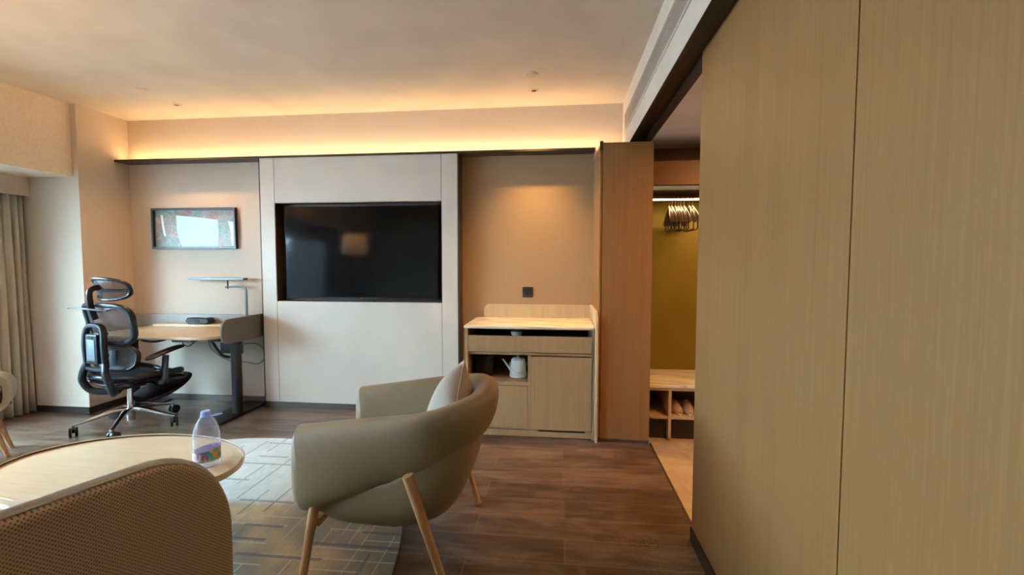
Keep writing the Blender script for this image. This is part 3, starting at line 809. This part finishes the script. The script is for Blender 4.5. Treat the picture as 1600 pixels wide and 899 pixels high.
for lx, ly in ((-2.185, 1.60), (-1.86, 1.66), (-2.42, 1.80), (-1.80, 2.05), (-2.25, 2.13)):
    ox, oy = (lx - tc_[0]) * .08, (ly - tc_[1]) * .08
    if (lx, ly) in ((-1.86, 1.66),): continue
    t.part('leg', cyl(B(), (lx + ox, ly + oy, .0125), (lx, ly, .3565), .011, .013, 16), m_post)
# bottle
bx, by = -1.665, 1.915
t = Thing('water_bottle', 'clear plastic water bottle with pale blue cap on coffee table', 'bottle', (bx, by, .3895))
z0 = .3895
outer = [(0, .006), (.030, .004), (.052, .0005), (.060, .006), (.063, .018), (.063, .090), (.061, .096), (.0635, .102), (.0625, .118), (.060, .122), (.0625, .127), (.061, .140), (.056, .160), (.047, .182), (.036, .198), (.026, .208), (.020, .213), (.017, .216), (.017, .226)]
KB, KZ = .90, 1.12
bm = B(); lathe(bm, [(r * KB, z * KZ) for r, z in outer], (bx, by, z0), 48)
t.part('body', bm, m_pet, mods=())
cap = t.part('cap', lathe(B(), [(r, z + .026) for r, z in [(0, .238), (.017, .238), (.0195, .236), (.0205, .232), (.0205, .217), (.0225, .216), (.0225, .211), (.0180, .2105), (.0180, .2265), (0, .227)]], (bx, by, z0), 32), m_cap)
bm = B(); hp = []
dr = Vector((.975, .22, 0)).normalized()
for k in range(20):
    th = 2 * PI * k / 20; q = Vector((bx, by, z0 + .2435)) + dr * (.046 + .026 * math.cos(th)) + Vector((-dr.y, dr.x, 0)) * (.013 * math.sin(th)) + Vector((0, 0, .004 * math.cos(th)))
    hp.append(q)
sweep(bm, hp, (.003, .002), closed=True, seg=8); t.part('carry_loop', bm, m_cap, cap)
# label
m_lab, nt, b = new_mat('printed_label')
vv = coords(nt)
f = noise(nt, vv, 26, 2, .5, .8)
g_ = N(nt, 'ShaderNodeSeparateXYZ'); nt.links.new(vv, g_.inputs[0])
blend = mth(nt, 'ADD', mth(nt, 'MULTIPLY', g_.outputs[0], 9.0), mth(nt, 'MULTIPLY', mth(nt, 'SUBTRACT', f, .5), 1.4))
c = ramp(nt, mth(nt, 'ADD', blend, .42), [(.0, (.62, .60, .90)), (.30, (.50, .30, .72)), (.45, (.42, .07, .30)), (.58, (.05, .25, .55)), (.72, (.05, .38, .22)), (.86, (.80, .38, .08)), (1, (.10, .50, .22))])
nt.links.new(c, b.inputs['Base Color']); b.inputs['Roughness'].default_value = .3
bm = B()
def flab(i, j):
    a = 2 * PI * i; z = .032 + .050 * j + .008 * math.sin(a + 1.2) * j
    return (bx + .0574 * math.cos(a), by + .0574 * math.sin(a), z0 + z)
grid(bm, flab, 64, 6); lab = t.part('label', bm, m_lab)
# lettering strokes on the label, facing the viewer
m_mag = plain('magenta_ink', (.33, .015, .16), .4); m_pw = plain('white_ink', (.8, .8, .88), .4)
va = math.atan2(-by, -bx)      # direction towards the viewer
def onlab(s, z, r=.0582): a = va + s / .058; return (bx + r * math.cos(a), by + r * math.sin(a), z0 + z + .008)
def stroke(pts, mat, w=.0042):
    bm = B(); sweep(bm, [onlab(-0 + s, z) for s, z in pts], (w, w * .35), smooth=6, seg=8, ref=(math.cos(va), math.sin(va), 0)); t.part('lettering', bm, mat, lab)
stroke([(-.046, .066), (-.044, .045), (-.036, .036), (-.030, .046), (-.029, .066)], m_pw)          # U
stroke([(-.018, .036), (-.018, .058)], m_mag, .005); stroke([(-.018, .050), (-.010, .061), (-.002, .054), (-.001, .036)], m_mag, .005)   # n
stroke([(.044, .050), (.034, .062), (.026, .050), (.034, .040), (.043, .044)], plain('orange_ink', (.75, .30, .05), .4), .004)

# ------------------------------------------------------------ leather armchair (faces -x)
ac = Thing('leather_armchair', 'beige leather tub armchair with wrap around arms and splayed beech legs', 'armchair', (-.70, 2.055, 0))
cy = 2.055; hw = .300
path = []; rad = []
# U-shaped path near arm -> back -> far arm
def band(tt):
    """tt 0..1 : returns x, y, zc, half height, half thickness, lean"""
    s = abs(2 * tt - 1)                # 1 at the arm ends, 0 at the back
    sg = -1 if tt < .5 else 1
    L = 1.0
    # plan curve : superellipse like U
    th = s
    if th > .56:
        q = (th - .56) / .44
        x = -.62 - .44 * q; y = hw + .012 * (1 - q)
    else:
        a = th / .56 * PI / 2
        x = -.62 + .262 * math.cos(a) ** .92; y = (hw + .012) * math.sin(a) ** .85
    zt = .778 - .030 * s ** 1.2 - .105 * max(0, s - .25) ** 1.0
    hh = .105 + .080 * s ** 1.8
    return x, cy + sg * y, zt - hh, hh
NB = 56
pts = []; rr = []
for i in range(NB + 1):
    x, y, zc, hh = band(i / NB); pts.append((x, y, zc)); rr.append((.066, hh))
# rounded arm ends
def endcap(p, r, d):
    out = []
    for k in range(6):
        a = k / 5 * PI / 2 * .94
        out.append(((p[0] - .055 * math.sin(a), p[1], p[2]), (r[0] * max(.12, math.cos(a) ** .5), r[1] * (.70 + .30 * math.cos(a)) if k < 5 else r[1] * .66)))
    return out[1:]
e0 = endcap(pts[0], rr[0], -1); e1 = endcap(pts[-1], rr[-1], -1)
pts2 = [p for p, r in e0[::-1]] + pts + [p for p, r in e1]; rr2 = [r for p, r in e0[::-1]] + rr + [r for p, r in e1]
bm = B(); sweep(bm, pts2, rr2, seg=28, power=2.7)
# lean the band outwards at the back: top moves out
for v in bm.verts:
    d = Vector((v.co.x + .66, v.co.y - cy, 0)); w_ = min(1, max(0, (v.co.x + .98) / .45)); w_ = w_ * w_ * (3 - 2 * w_)
    k = (v.co.z - .66) * .20 * w_; d.normalize(); v.co += Vector((d.x * k, d.y * k, 0))
bnd = ac.part('arm_band', bm, m_leather, smooth=60)
m_seam = plain('seam_thread', (.22, .18, .12), .6)
def seam_ring(tt):
    bm = B(); x, y, zc, hh = band(tt); x2, y2, z2, h2 = band(tt + .01)
    tv = Vector((x2 - x, y2 - y, z2 - zc)).normalized(); a = tv.cross(Vector((0, 0, 1))).normalized(); c_ = a.cross(tv)
    ring = []
    for k in range(28):
        th = 2 * PI * k / 28; e = 2 / 2.7; cs, sn = math.cos(th), math.sin(th)
        p = Vector((x, y, zc)) + a * (.0668 * math.copysign(abs(cs) ** e, cs)) + c_ * ((hh + .0005) * math.copysign(abs(sn) ** e, sn))
        d = Vector((p.x + .66, p.y - cy, 0)); w_ = min(1, max(0, (p.x + .98) / .45)); w_ = w_ * w_ * (3 - 2 * w_)
        kk = (p.z - .66) * .20 * w_; d.normalize(); p += Vector((d.x * kk, d.y * kk, 0))
        ring.append(p)
    sweep(bm, ring, .0013, closed=True, seg=6, ref=tv); ac.part('seam', bm, m_seam, bnd)
seam_ring(.30); seam_ring(.70)
# bowl shell below the band
bm = B()
def fshell(i, j):
    # i : 0 bottom .. 1 top ; j around (open U closed at front)
    a = 2 * PI * j; e = .46
    cx_, cy_ = math.cos(a), math.sin(a)
    ux = math.copysign(abs(cx_) ** e, cx_); uy = math.copysign(abs(cy_) ** e, cy_)
    prof = (1 - (1 - min(1, i * 1.15)) ** 2.6) ** .28
    rear = .250 + .04 * i; front = .415
    x = -.70 + (ux * (rear + .05) if ux > 0 else ux * front) * prof
    y = cy + uy * .325 * prof
    zt = .44 + (.20 * max(0, ux) if ux > 0 else .07 * ux)
    z = .172 + (zt - .172) * i + (.05 * max(0, ux) - .02 * ux) * (1 - i)
    return (x, y, z)
def ii(n):
    return n
grid(bm, lambda i, j: fshell(i, j), 14, 64)
bmesh.ops.remove_doubles(bm, verts=bm.verts, dist=.0004)
ac.part('seat_shell', bm, m_leather, smooth=60, mods=(('SOLIDIFY', {'thickness': .012, 'offset': -1}),))
bm = B(); prism(bm, rpoly(-1.045, -.42, cy - .255, cy + .255, (.16, .06, .06, .16), 8), 'Z', .33, .435, .035, 4)
ac.part('seat_cushion', bm, m_leather, smooth=60)
bm = B(); sweep(bm, [(-1.01, cy - .33, .262), (-1.01, cy + .33, .262)], (.018, .018), seg=8, ref=(0, 0, 1), power=4)
ac.part('cross_rail', bm, m_leg)
for s in (-1, 1):
    ac.part('leg', cyl(B(), (-1.045, cy + s * .400, .0125), (-1.015, cy + s * .318, .37), .0155, .022, 20), m_leg)
    ac.part('leg', cyl(B(), (-.440, cy + s * .350, .0), (-.600, cy + s * .362, .50), .0155, .023, 20), m_leg)

# cushion on the chair
def cushion(name, label, loc, rot, w, h, th, mat):
    o = Thing(name, label, 'cushion', loc, local=True)
    bm = B()
    def f(sgn):
        def g(i, j):
            u, v = 2 * i - 1, 2 * j - 1
            e = (1 - abs(u) ** 2.6) * (1 - abs(v) ** 2.6)
            pin = 1 - .10 * (1 - (u * u)) * v * v; pin2 = 1 - .10 * (1 - v * v) * u * u
            return (sgn * th * max(0, e) ** .55, u * w / 2 * pin2, v * h / 2 * pin)
        return g
    grid(bm, f(1), 20, 20); grid(bm, f(-1), 20, 20)
    bmesh.ops.remove_doubles(bm, verts=bm.verts, dist=.0005)
    M_ = Matrix.Rotation(rot[2], 4, 'Z') @ Matrix.Rotation(rot[1], 4, 'Y') @ Matrix.Rotation(rot[0], 4, 'X')
    bmesh.ops.transform(bm, matrix=M_, verts=bm.verts)
    o.part('cover', bm, mat, smooth=70)
    bm = B(); ed = []
    for k in range(80):
        q = k / 20; sd = int(q); t_ = (q - sd) * 2 - 1
        u, v = ((t_, -1), (1, t_), (-t_, 1), (-1, -t_))[sd]
        ed.append(M_ @ Vector((0, u * w / 2 * (1 - .10 * (1 - v * v) * u * u), v * h / 2 * (1 - .10 * (1 - u * u) * v * v))))
    sweep(bm, ed, .003, closed=True, seg=6); o.part('piping', bm, mat)
    return o
cushion('throw_cushion', 'beige linen cushion leaning in the leather armchair', (-.535, 2.10, .622), (R(24), R(20), R(15)), .40, .38, .10, m_pillow)

# ------------------------------------------------------------ foreground woven chair
fc = Thing('woven_armchair', 'brown basket weave armchair with pale inner lining in the near corner', 'armchair', (-1.45, 1.0, 0), local=True, rotz=0)
fd = Vector((-.943, .333, 0)); sd = Vector((.333, .943, 0))   # facing, and along the back towards the corner
Pb = Vector((-1.070, 1.150, 0)) - Vector((-1.45, 1.0, 0))     # reference point on the outer back face, local
def W_(a, f_, z): # a along the back, f_ forward depth, z
    q = Pb + sd * a + fd * f_; return Vector((q.x, q.y, z))
# elevation outline of back: a from a0 to a1, rounded top corners
a0, a1, zb, zt_ = -.72, .135, .17, .788
def outline(n=14, inset=0):
    r_ = .235 - inset; out = []
    A0, A1, ZT = a0 + inset, a1 - inset, zt_ - inset
    out.append((A1, zb + inset))
    for k in range(n + 1):
        th = PI / 2 * k / n; e = .92
        out.append((A1 - r_ + r_ * math.cos(th) ** e, ZT - r_ * 1.25 + r_ * 1.25 * math.sin(th) ** e))
    for k in range(n + 1):
        th = PI / 2 + PI / 2 * k / n
        out.append((A0 + r_ + r_ * math.cos(th), ZT - r_ * 1.25 + r_ * 1.25 * math.sin(th)))
    out.append((A0, zb + inset))
    return out
def shell_rings(fs, ins):
    bm = B(); lay = bm.loops.layers.uv.verify(); rings = []
    for f_, i_ in zip(fs, ins):
        o_ = outline(14, i_); rings.append([(bm.verts.new(W_(a, f_ - .0 + .0, z)), a, z) for a, z in o_])
    for (A, D) in zip(rings, rings[1:]):
        for k in range(len(A) - 1):
            fcx = bm.faces.new((A[k][0], A[k + 1][0], D[k + 1][0], D[k][0]))
            for l, q in zip(fcx.loops, (A[k], A[k + 1], D[k + 1], D[k])): l[lay].uv = (q[1], q[2])
    return bm, lay, rings
bm, lay, rings = shell_rings([.026, .016, .006, .001, 0, 0], [0, .001, .004, .011, .025, .026])
last = rings[-1]; cv = (a0 + a1) / 2
nn = len(last)
# close outer face with a strip grid: pair left and right points
for k in range(nn // 2 - 1):
    q = (last[k], last[k + 1], last[nn - 2 - k], last[nn - 1 - k])
    NS = 10
    for m_ in range(NS):
        def lp(p, r__, t__): return (p[0].co.lerp(r__[0].co, t__), p[1] + (r__[1] - p[1]) * t__, p[2] + (r__[2] - p[2]) * t__)
        q4 = [lp(q[0], q[3], m_ / NS), lp(q[1], q[2], m_ / NS), lp(q[1], q[2], (m_ + 1) / NS), lp(q[0], q[3], (m_ + 1) / NS)]
        vs = [bm.verts.new(p[0]) for p in q4]
        fcx = bm.faces.new(vs)
        for l, p in zip(fcx.loops, q4): l[lay].uv = (p[1], p[2])
bmesh.ops.remove_doubles(bm, verts=bm.verts, dist=.0003)
fc.part('outer_back', bm, m_weave, smooth=60)
# pale inner lining (thicker, padded)
bm, lay, rings = shell_rings([.027, .031, .045, .065, .085, .095], [-.002, -.010, -.014, -.008, .010, .04])
bm.faces.new([v[0] for v in rings[-1]])
bm.faces.new([v[0] for v in rings[0]][::-1])
fc.part('inner_back', bm, m_pale_fabric, smooth=60)
bm = B(); sweep(bm, [W_(a, .0265, z) for a, z in outline(14, -.0035)], .0045, seg=8); fc.part('piping', bm, m_pale_fabric)
for nm, aa, bb in (('armrest', a0 + .01, a0 + .11), ('armrest', a1 - .12, a1 - .02)):
    bm = B()
    for_pts = [(.10, .30, .60), (.62, .30, .56)]
    vs = []
    prof = [(.10, .20), (.10, .50), (.14, .52), (.56, .49), (.60, .46), (.61, .20)]
    A = [bm.verts.new(W_(aa, f_, z)) for f_, z in prof]; D = [bm.verts.new(W_(bb, f_, z)) for f_, z in prof]
    bm.faces.new(A[::-1]); bm.faces.new(D)
    for k in range(6): bm.faces.new((A[k], A[(k + 1) % 6], D[(k + 1) % 6], D[k]))
    bmesh.ops.recalc_face_normals(bm, faces=bm.faces)
    bmesh.ops.bevel(bm, geom=list(bm.edges), offset=.025, segments=4, affect='EDGES', profile=.5)
    fc.part(nm, bm, m_pale_fabric, smooth=60)
bm = B()
prof = [(.10, .20), (.10, .44), (.64, .44), (.66, .20)]
A = [bm.verts.new(W_(a0 + .115, f_, z)) for f_, z in prof]; D = [bm.verts.new(W_(a1 - .125, f_, z)) for f_, z in prof]
bm.faces.new(A[::-1]); bm.faces.new(D)
for k in range(4): bm.faces.new((A[k], A[(k + 1) % 4], D[(k + 1) % 4], D[k]))
bmesh.ops.recalc_face_normals(bm, faces=bm.faces); bmesh.ops.bevel(bm, geom=list(bm.edges), offset=.03, segments=4, affect='EDGES', profile=.5)
fc.part('seat_cushion', bm, m_pale_fabric, smooth=60)
for a_q, f_q, z_q in ((a0 + .08, .06, .0125), (a1 - .08, .06, .0125), (a0 + .08, .58, .0125), (a1 - .08, .58, .0125)):
    fc.part('leg', cyl(B(), W_(a_q, f_q, z_q), W_(a_q, f_q, .20), .014, .02, 16), m_leg)

# ------------------------------------------------------------ side table at the left edge
sx_, sy_ = -4.05, 2.575
st = Thing('side_table', 'leather wrapped side table with oak drawer at the left edge', 'side table', (sx_, sy_, 0), local=True, rotz=R(47))
# local: x right (towards corner), y depth, front at y=-.11
bm = B(); rp = []
w2, zt2, zb2, r3 = .25, .580, .300, .13
outer_ = rpoly(-w2, w2, zb2, zt2, (.10, .10, .14, .14), 8); inner_ = rpoly(-w2 + .045, w2 - .045, zb2 + .022, zt2 - .040, (.055, .055, .10, .10), 8)
def ringface(bm, O, I, y0, y1):
    V = [[bm.verts.new((p[0], y, p[1])) for p in L] for y in (y0, y1) for L in (O, I)]
    n = len(O)
    for k in range(n):
        k2 = (k + 1) % n
        bm.faces.new((V[0][k], V[0][k2], V[1][k2], V[1][k])); bm.faces.new((V[2][k], V[3][k], V[3][k2], V[2][k2]))
        bm.faces.new((V[0][k], V[2][k], V[2][k2], V[0][k2])); bm.faces.new((V[1][k], V[1][k2], V[3][k2], V[3][k]))
ringface(bm, outer_, inner_, -.10, .10)
st.part('body', bm, m_leather)
st.part('back_panel', box(B(), -.22, .22, .085, .095, .33, .55), m_brown)
dw = st.part('drawer', box(B(), -.198, .198, -.095, .08, .465, .538, .003), m_leg)
st.part('drawer_gap', box(B(), -.2, .2, -.090, .08, .455, .4645), m_brown)
for s in (-1, 1):
    for d_ in (-1, 1): st.part('leg', cyl(B(), (s * .21, d_ * .09, 0), (s * .13, d_ * .06, .3005), .012, .024, 16), m_leg)

# ------------------------------------------------------------ curtain
bm = B()
def fcur(i, j):
    y = 3.505 - .62 * i; z = .012 + 1.95 * j
    amp = .040 + .014 * (1 - j)
    ph = 2 * PI * i * 12 + .5 * math.sin(9 * i + 2 * (1 - j))
    x = -4.775 + amp * math.sin(ph) * (.75 + .25 * math.sin(5 * i + 1)) + .012 * math.sin(2.3 * ph + 3 * j)
    return (x, y + .008 * math.cos(ph) + .015 * (1 - j) * math.sin(13 * i), z)
grid(bm, fcur, 220, 12)
solo('curtain', bm, m_curtain, 'heavy grey beige curtain gathered beside the column', 'curtain', (-4.775, 3.2, 0), smooth=80, mods=(('SOLIDIFY', {'thickness': .003}),))

# ------------------------------------------------------------ minibar cabinet
t = Thing('minibar_cabinet', 'oak minibar cabinet with marble top beside the partition', 'cabinet', (-.22, 3.7, 0))
cx0, cx1, cyf, cyb = -.727, .278, 3.386, YB - .004
t.part('countertop', prism(B(), rpoly(cx0 - .008, cx1 - .003, cyf - .008, cyb - .03, (.002, .05, .018, .018), 5), 'Z', .853, .873, .003), m_marble)
t.part('backsplash', prism(B(), [(cx0 + .055, .853), (cx1 + .0, .853), (cx1 + .0, .988), (cx0 + .085, .988), (cx0 + .055, .958)], 'Y', cyb - .029, cyb, .002, 1), m_oak2)
t.part('side_panel', prism(B(), [(cyf - .045, .0), (cyb, .0), (cyb, .992), (cyf + .06, .992), (cyf - .012, .955), (cyf - .045, .905)], 'X', cx1, cx1 + .020, .002, 1), m_oak2)
bm = B(); box(bm, cx0, cx0 + .025, cyf, cyb - .03, .0, .852); box(bm, cx1 - .018, cx1 - .0005, cyf + .004, cyb - .03, 0.0, .852)
box(bm, cx0 + .025, cx1 - .018, cyf + .02, cyb - .03, .647, .664); box(bm, cx0 + .025, -.232, cyf + .004, cyb - .03, .412, .440); box(bm, -.232, -.212, cyf + .002, cyb - .03, .07, .647)
box(bm, cx0 + .025, cx1 - .018, cyf + .02, cyb - .03, .060, .072)
t.part('body', bm, m_oakc)
t.part('back_panel', box(B(), cx0 + .025, cx1 - .018, cyb - .045, cyb - .0305, .072, .852), m_redwood)
t.part('plinth', box(B(), cx0 + .004, cx1 - .0, cyf + .012, cyf + .03, .008, .058), m_oakc)
dr_ = t.part('drawer', box(B(), cx0 + .028, cx1 - .021, cyf - .0, cyf + .018, .672, .797, .001, 1), m_oakc)
t.part('drawer_tray', box(B(), cx0 + .04, cx1 - .04, cyf + .0185, cyb - .06, .700, .765), m_blackmatte, dr_)
t.part('door', box(B(), cx0 + .028, -.2335, cyf, cyf + .018, .076, .408, .001, 1), m_oakc)
t.part('door', box(B(), -.2095, cx1 - .021, cyf, cyf + .018, .068, .640, .001, 1), m_oakc)
t.part('vent_slot', box(B(), -.15, cx1 - .07, cyf + .008, cyf + .0115, .052, .0665), m_blackmatte)
# things in it
t = Thing('tea_cup', 'small white lidded cup standing in the open minibar drawer', 'cup', (-.335, 3.56, .7655))
t.part('cup', lathe(B(), [(0, .001), (.028, .001), (.046, .022), (.050, .042), (.047, .042), (.040, .02), (0, .01)], (-.335, 3.56, .7655), 28), m_white)
t.part('lid', lathe(B(), [(.044, .043), (.044, .047), (.030, .056), (.012, .059), (.012, .064), (0, .065), (0, .043)], (-.335, 3.56, .7655), 28), m_steel)
kx, ky, kz = -.322, 3.56, .4405
t = Thing('kettle', 'white kettle with long spout on the open minibar shelf', 'kettle', (kx, ky, kz))
t.part('body', lathe(B(), [(0, 0), (.066, 0), (.070, .004), (.070, .030), (.067, .034), (.066, .040), (.060, .110), (.056, .138), (.052, .142), (0, .143)], (kx, ky, kz), 36), m_white)
lid = t.part('lid', lathe(B(), [(0, .1435), (.050, .1435), (.046, .150), (.012, .153), (.007, .158), (.010, .168), (.007, .174), (0, .175)], (kx, ky, kz), 30), m_white)
bm = B(); sweep(bm, [(kx - .055, ky - .01, kz + .050), (kx - .080, ky - .02, kz + .085), (kx - .112, ky - .03, kz + .130), (kx - .124, ky - .034, kz + .145)], [(.013, .013), (.009, .009), (.007, .007), (.006, .006)], smooth=5, seg=12)
t.part('spout', bm, m_white)
bm = B(); sweep(bm, [(kx - .066, ky - .015, kz + .115), (kx - .060, ky - .050, kz + .075), (kx - .030, ky - .078, kz + .055), (kx + .01, ky - .085, kz + .052), (kx + .045, ky - .070, kz + .068), (kx + .066, ky - .030, kz + .100), (kx + .066, ky - .005, kz + .118)], [(.003, .006)] * 7, smooth=6, seg=10)
t.part('handle', bm, m_white)
t = Thing('ice_bucket', 'black bucket in the dark corner of the open minibar shelf', 'bucket', (-.60, 3.56, .4405))
t.part('body', lathe(B(), [(0, 0), (.066, 0), (.070, .006), (.074, .150), (.072, .155), (0, .155)], (-.60, 3.56, .4405), 36), m_blackmatte)
t.part('lid', lathe(B(), [(0, .1555), (.073, .1555), (.073, .165), (.065, .172), (0, .173)], (-.60, 3.56, .4405), 36), m_black)
t = Thing('wall_outlet', 'square black outlet on the wall above the minibar', 'outlet', (-.275, YB, 1.10))
t.part('plate', prism(B(), rpoly(-.322, -.228, 1.053, 1.147, .004), 'Y', YB - .012, YB - .0026, .0015), m_black)
t.part('socket_insert', prism(B(), rpoly(-.300, -.250, 1.075, 1.125, .010), 'Y', YB - .0135, YB - .0121), m_blackmatte)

# ------------------------------------------------------------ closet
qx0, qx1 = .688, 1.75
struct('wall_closet', box(B(), qx0, qx1, YB - .012, YB - .0005, 0, 2.297), m_green, 'olive green closet back wall')
struct('wall_closet_side', box(B(), qx1, qx1 + .04, 3.45, YB, 0, 2.297), m_oak, 'far side panel of the closet')
t = Thing('closet_upper_cabinet', 'red brown cabinet box above the clothes rod', 'cabinet', (1.2, 3.7, 1.93))
t.part('door', box(B(), qx0 + .004, qx1 - .004, 3.452, 3.470, 1.945, 2.120, .001, 1), m_redwood)
t.part('body', box(B(), qx0 + .002, qx1 - .002, 3.471, YB - .013, 1.940, 2.115), m_trackdark)
t.part('top_rail', box(B(), qx0 + .002, qx1 - .002, 3.80, 3.818, 2.1155, 2.2975), m_redwood)
t = Thing('clothes_rod', 'lit clothes rod glowing along its length in the closet', 'rod', (1.2, 3.72, 1.87))
t.part('rail', prism(B(), rpoly(3.706, 3.734, 1.862, 1.882, .006), 'X', qx0 + .001, qx1 - .001, 0), m_brown)
t.part('light_strip', box(B(), qx0 + .004, qx1 - .004, 3.7025, 3.7055, 1.864, 1.876), m_led, smooth=0)
# bench
t = Thing('shoe_bench', 'marble topped oak shoe bench in the closet', 'bench', (1.2, 3.7, 0))
t.part('top', prism(B(), rpoly(qx0 + .004, qx1 - .004, 3.45, YB - .014, .004), 'Z', .408, .430, .002), m_marble)
t.part('apron', box(B(), qx0 + .012, qx1 - .012, 3.462, YB - .02, .385, .407), m_oak2)
t.part('shelf', prism(B(), rpoly(qx0 + .004, qx1 - .004, 3.455, YB - .10, (.002, .002, .05, .002), 5), 'Z', .165, .185, .002), m_oak2)
for x in (.842, 1.50): t.part('upright', prism(B(), rpoly(3.452, YB - .02, .004, .384, (.0, .0, .02, .0), 4), 'X', x, x + .022, .002), m_oak2)
for xa, xb in ((qx0 + .006, .8415), (.8645, 1.4995), (1.5225, qx1 - .006)): t.part('toe_shade_panel', box(B(), xa, xb, 3.50, 3.51, .0, .1645), m_trackdark)  # dark panels standing in for the black shade under the shelf
# slippers
def slipper(x, y, z, rz, lab):
    s = Thing('slipper', lab, 'slipper', (x, y, z), local=True, rotz=rz, group='slippers on the shoe bench shelf')
    bm = B(); n = 24; out = []
    for k in range(n):
        a = 2 * PI * k / n; yy = .125 * math.sin(a); wv = .040 * (1 + .12 * math.sin(a)); out.append((wv * math.cos(a), yy))
    prism(bm, out, 'Z', .0, .016, .004, 2); s.part('sole', bm, m_white)
    bm = B()
    def f(i, j):
        a = PI * j; y = -.118 + .16 * i; w_ = .042 * math.sin(PI * min(.5, .12 + .8 * i)) ; h_ = .018 + .055 * math.sin(PI / 2 * i) ** .8
        return (w_ * math.cos(a), y, .012 + h_ * math.sin(a))
    grid(bm, f, 10, 14); s.part('upper', bm, m_slipper, mods=(('SOLIDIFY', {'thickness': .006}),), smooth=70)
    return s
slipper(.930, 3.60, .1855, R(4), 'tan slipper with white sole beside the bench upright')
slipper(1.020, 3.60, .1855, R(-3), 'tan slipper with white sole farther from the bench upright')
# hangers
hz = 1.882
hg = Thing('clothes_hanger', 'first hanger', 'hanger', (.875, 3.72, hz), group='wooden hangers on the closet rod', local=True)
bm = B(); sweep(bm, [(0, .014, -.010), (0, .016, .006), (0, 0, .014), (0, -.017, .004), (0, -.016, -.020), (0, -.004, -.042), (0, 0, -.075)], .0022, smooth=6, seg=8, ref=(1, 0, 0))
hg.part('hook', bm, m_chrome)
bm = B(); sweep(bm, [(0, -.190, -.205), (0, -.175, -.188), (0, -.10, -.125), (0, -.03, -.082), (0, 0, -.073), (0, .03, -.082), (0, .10, -.125), (0, .175, -.188), (0, .190, -.205)], [(.010, .008), (.018, .010), (.014, .011), (.008, .012), (.007, .013), (.008, .012), (.014, .011), (.018, .010), (.010, .008)], smooth=5, seg=12, ref=(0, 0, 1))
hg.part('shoulder', bm, m_hanger)
bm = B(); sweep(bm, [(0, -.15, -.180), (0, -.155, -.250), (0, -.14, -.258), (0, .14, -.258), (0, .155, -.250), (0, .15, -.180)], .0045, seg=8, ref=(1, 0, 0))
hg.part('trouser_bar', bm, m_black)
names = ['leftmost hanger', 'second hanger from the left', 'third hanger from the left', 'fourth hanger from the left', 'fifth hanger from the left', 'sixth hanger from the left', 'seventh hanger from the left, right of a gap', 'rightmost hanger']
for i, x in enumerate((.880, .902, .928, .950, .970, .995, 1.035, 1.060)):
    rz = R((-5, -4, -2, -4, -3, -1, -2, 0)[i]) ; lab = names[i] + ' on the glowing closet rod'
    if i == 0: hg.e.location.x = x; hg.e.rotation_euler = (0, 0, rz); hg.e['label'] = lab
    else: dup(hg.e, (x, 3.72, hz), rz, lab)

# ------------------------------------------------------------ added floor lamp out of view, for warm fill light
lx, ly = -3.30, .90
t = Thing('added_fill_lamp', 'added unseen floor lamp with drum shade giving warm fill light', 'lamp', (lx, ly, 0))
t.part('base', lathe(B(), [(0, 0), (.15, 0), (.15, .012), (.02, .02), (0, .02)], (lx, ly, 0)), m_post)
t.part('added_lamp_pole', cyl(B(), (lx, ly, .02), (lx, ly, 1.62), .011), m_post)
t.part('added_lamp_bulb', lathe(B(), [(0, 1.622), (.02, 1.622), (.032, 1.66), (.026, 1.70), (0, 1.72)], (lx, ly, 0), 20), emis('added_lamp_glow', (1, .70, .38), 2))
bm = B(); lathe(bm, [(.20, 1.52), (.165, 1.82)], (lx, ly, 0), 40)
m_sh, nt, b = new_mat('added_lamp_shade_cloth')
tl = N(nt, 'ShaderNodeBsdfTranslucent'); tl.inputs[0].default_value = (.85, .78, .66, 1); mx_ = N(nt, 'ShaderNodeMixShader'); mx_.inputs[0].default_value = .12
b.inputs['Base Color'].default_value = (.8, .74, .62, 1); nt.links.new(b.outputs[0], mx_.inputs[1]); nt.links.new(tl.outputs[0], mx_.inputs[2]); nt.links.new(mx_.outputs[0], nt.nodes['Material Output'].inputs['Surface'])
t.part('added_lamp_shade', bm, m_sh)
l = bpy.data.lights.new('added_fill_light', 'POINT'); l.energy = 36; l.color = WARM2; l.shadow_soft_size = .035
o = bpy.data.objects.new('added_fill_light', l); C.objects.link(o); o.location = (lx, ly, 1.76)
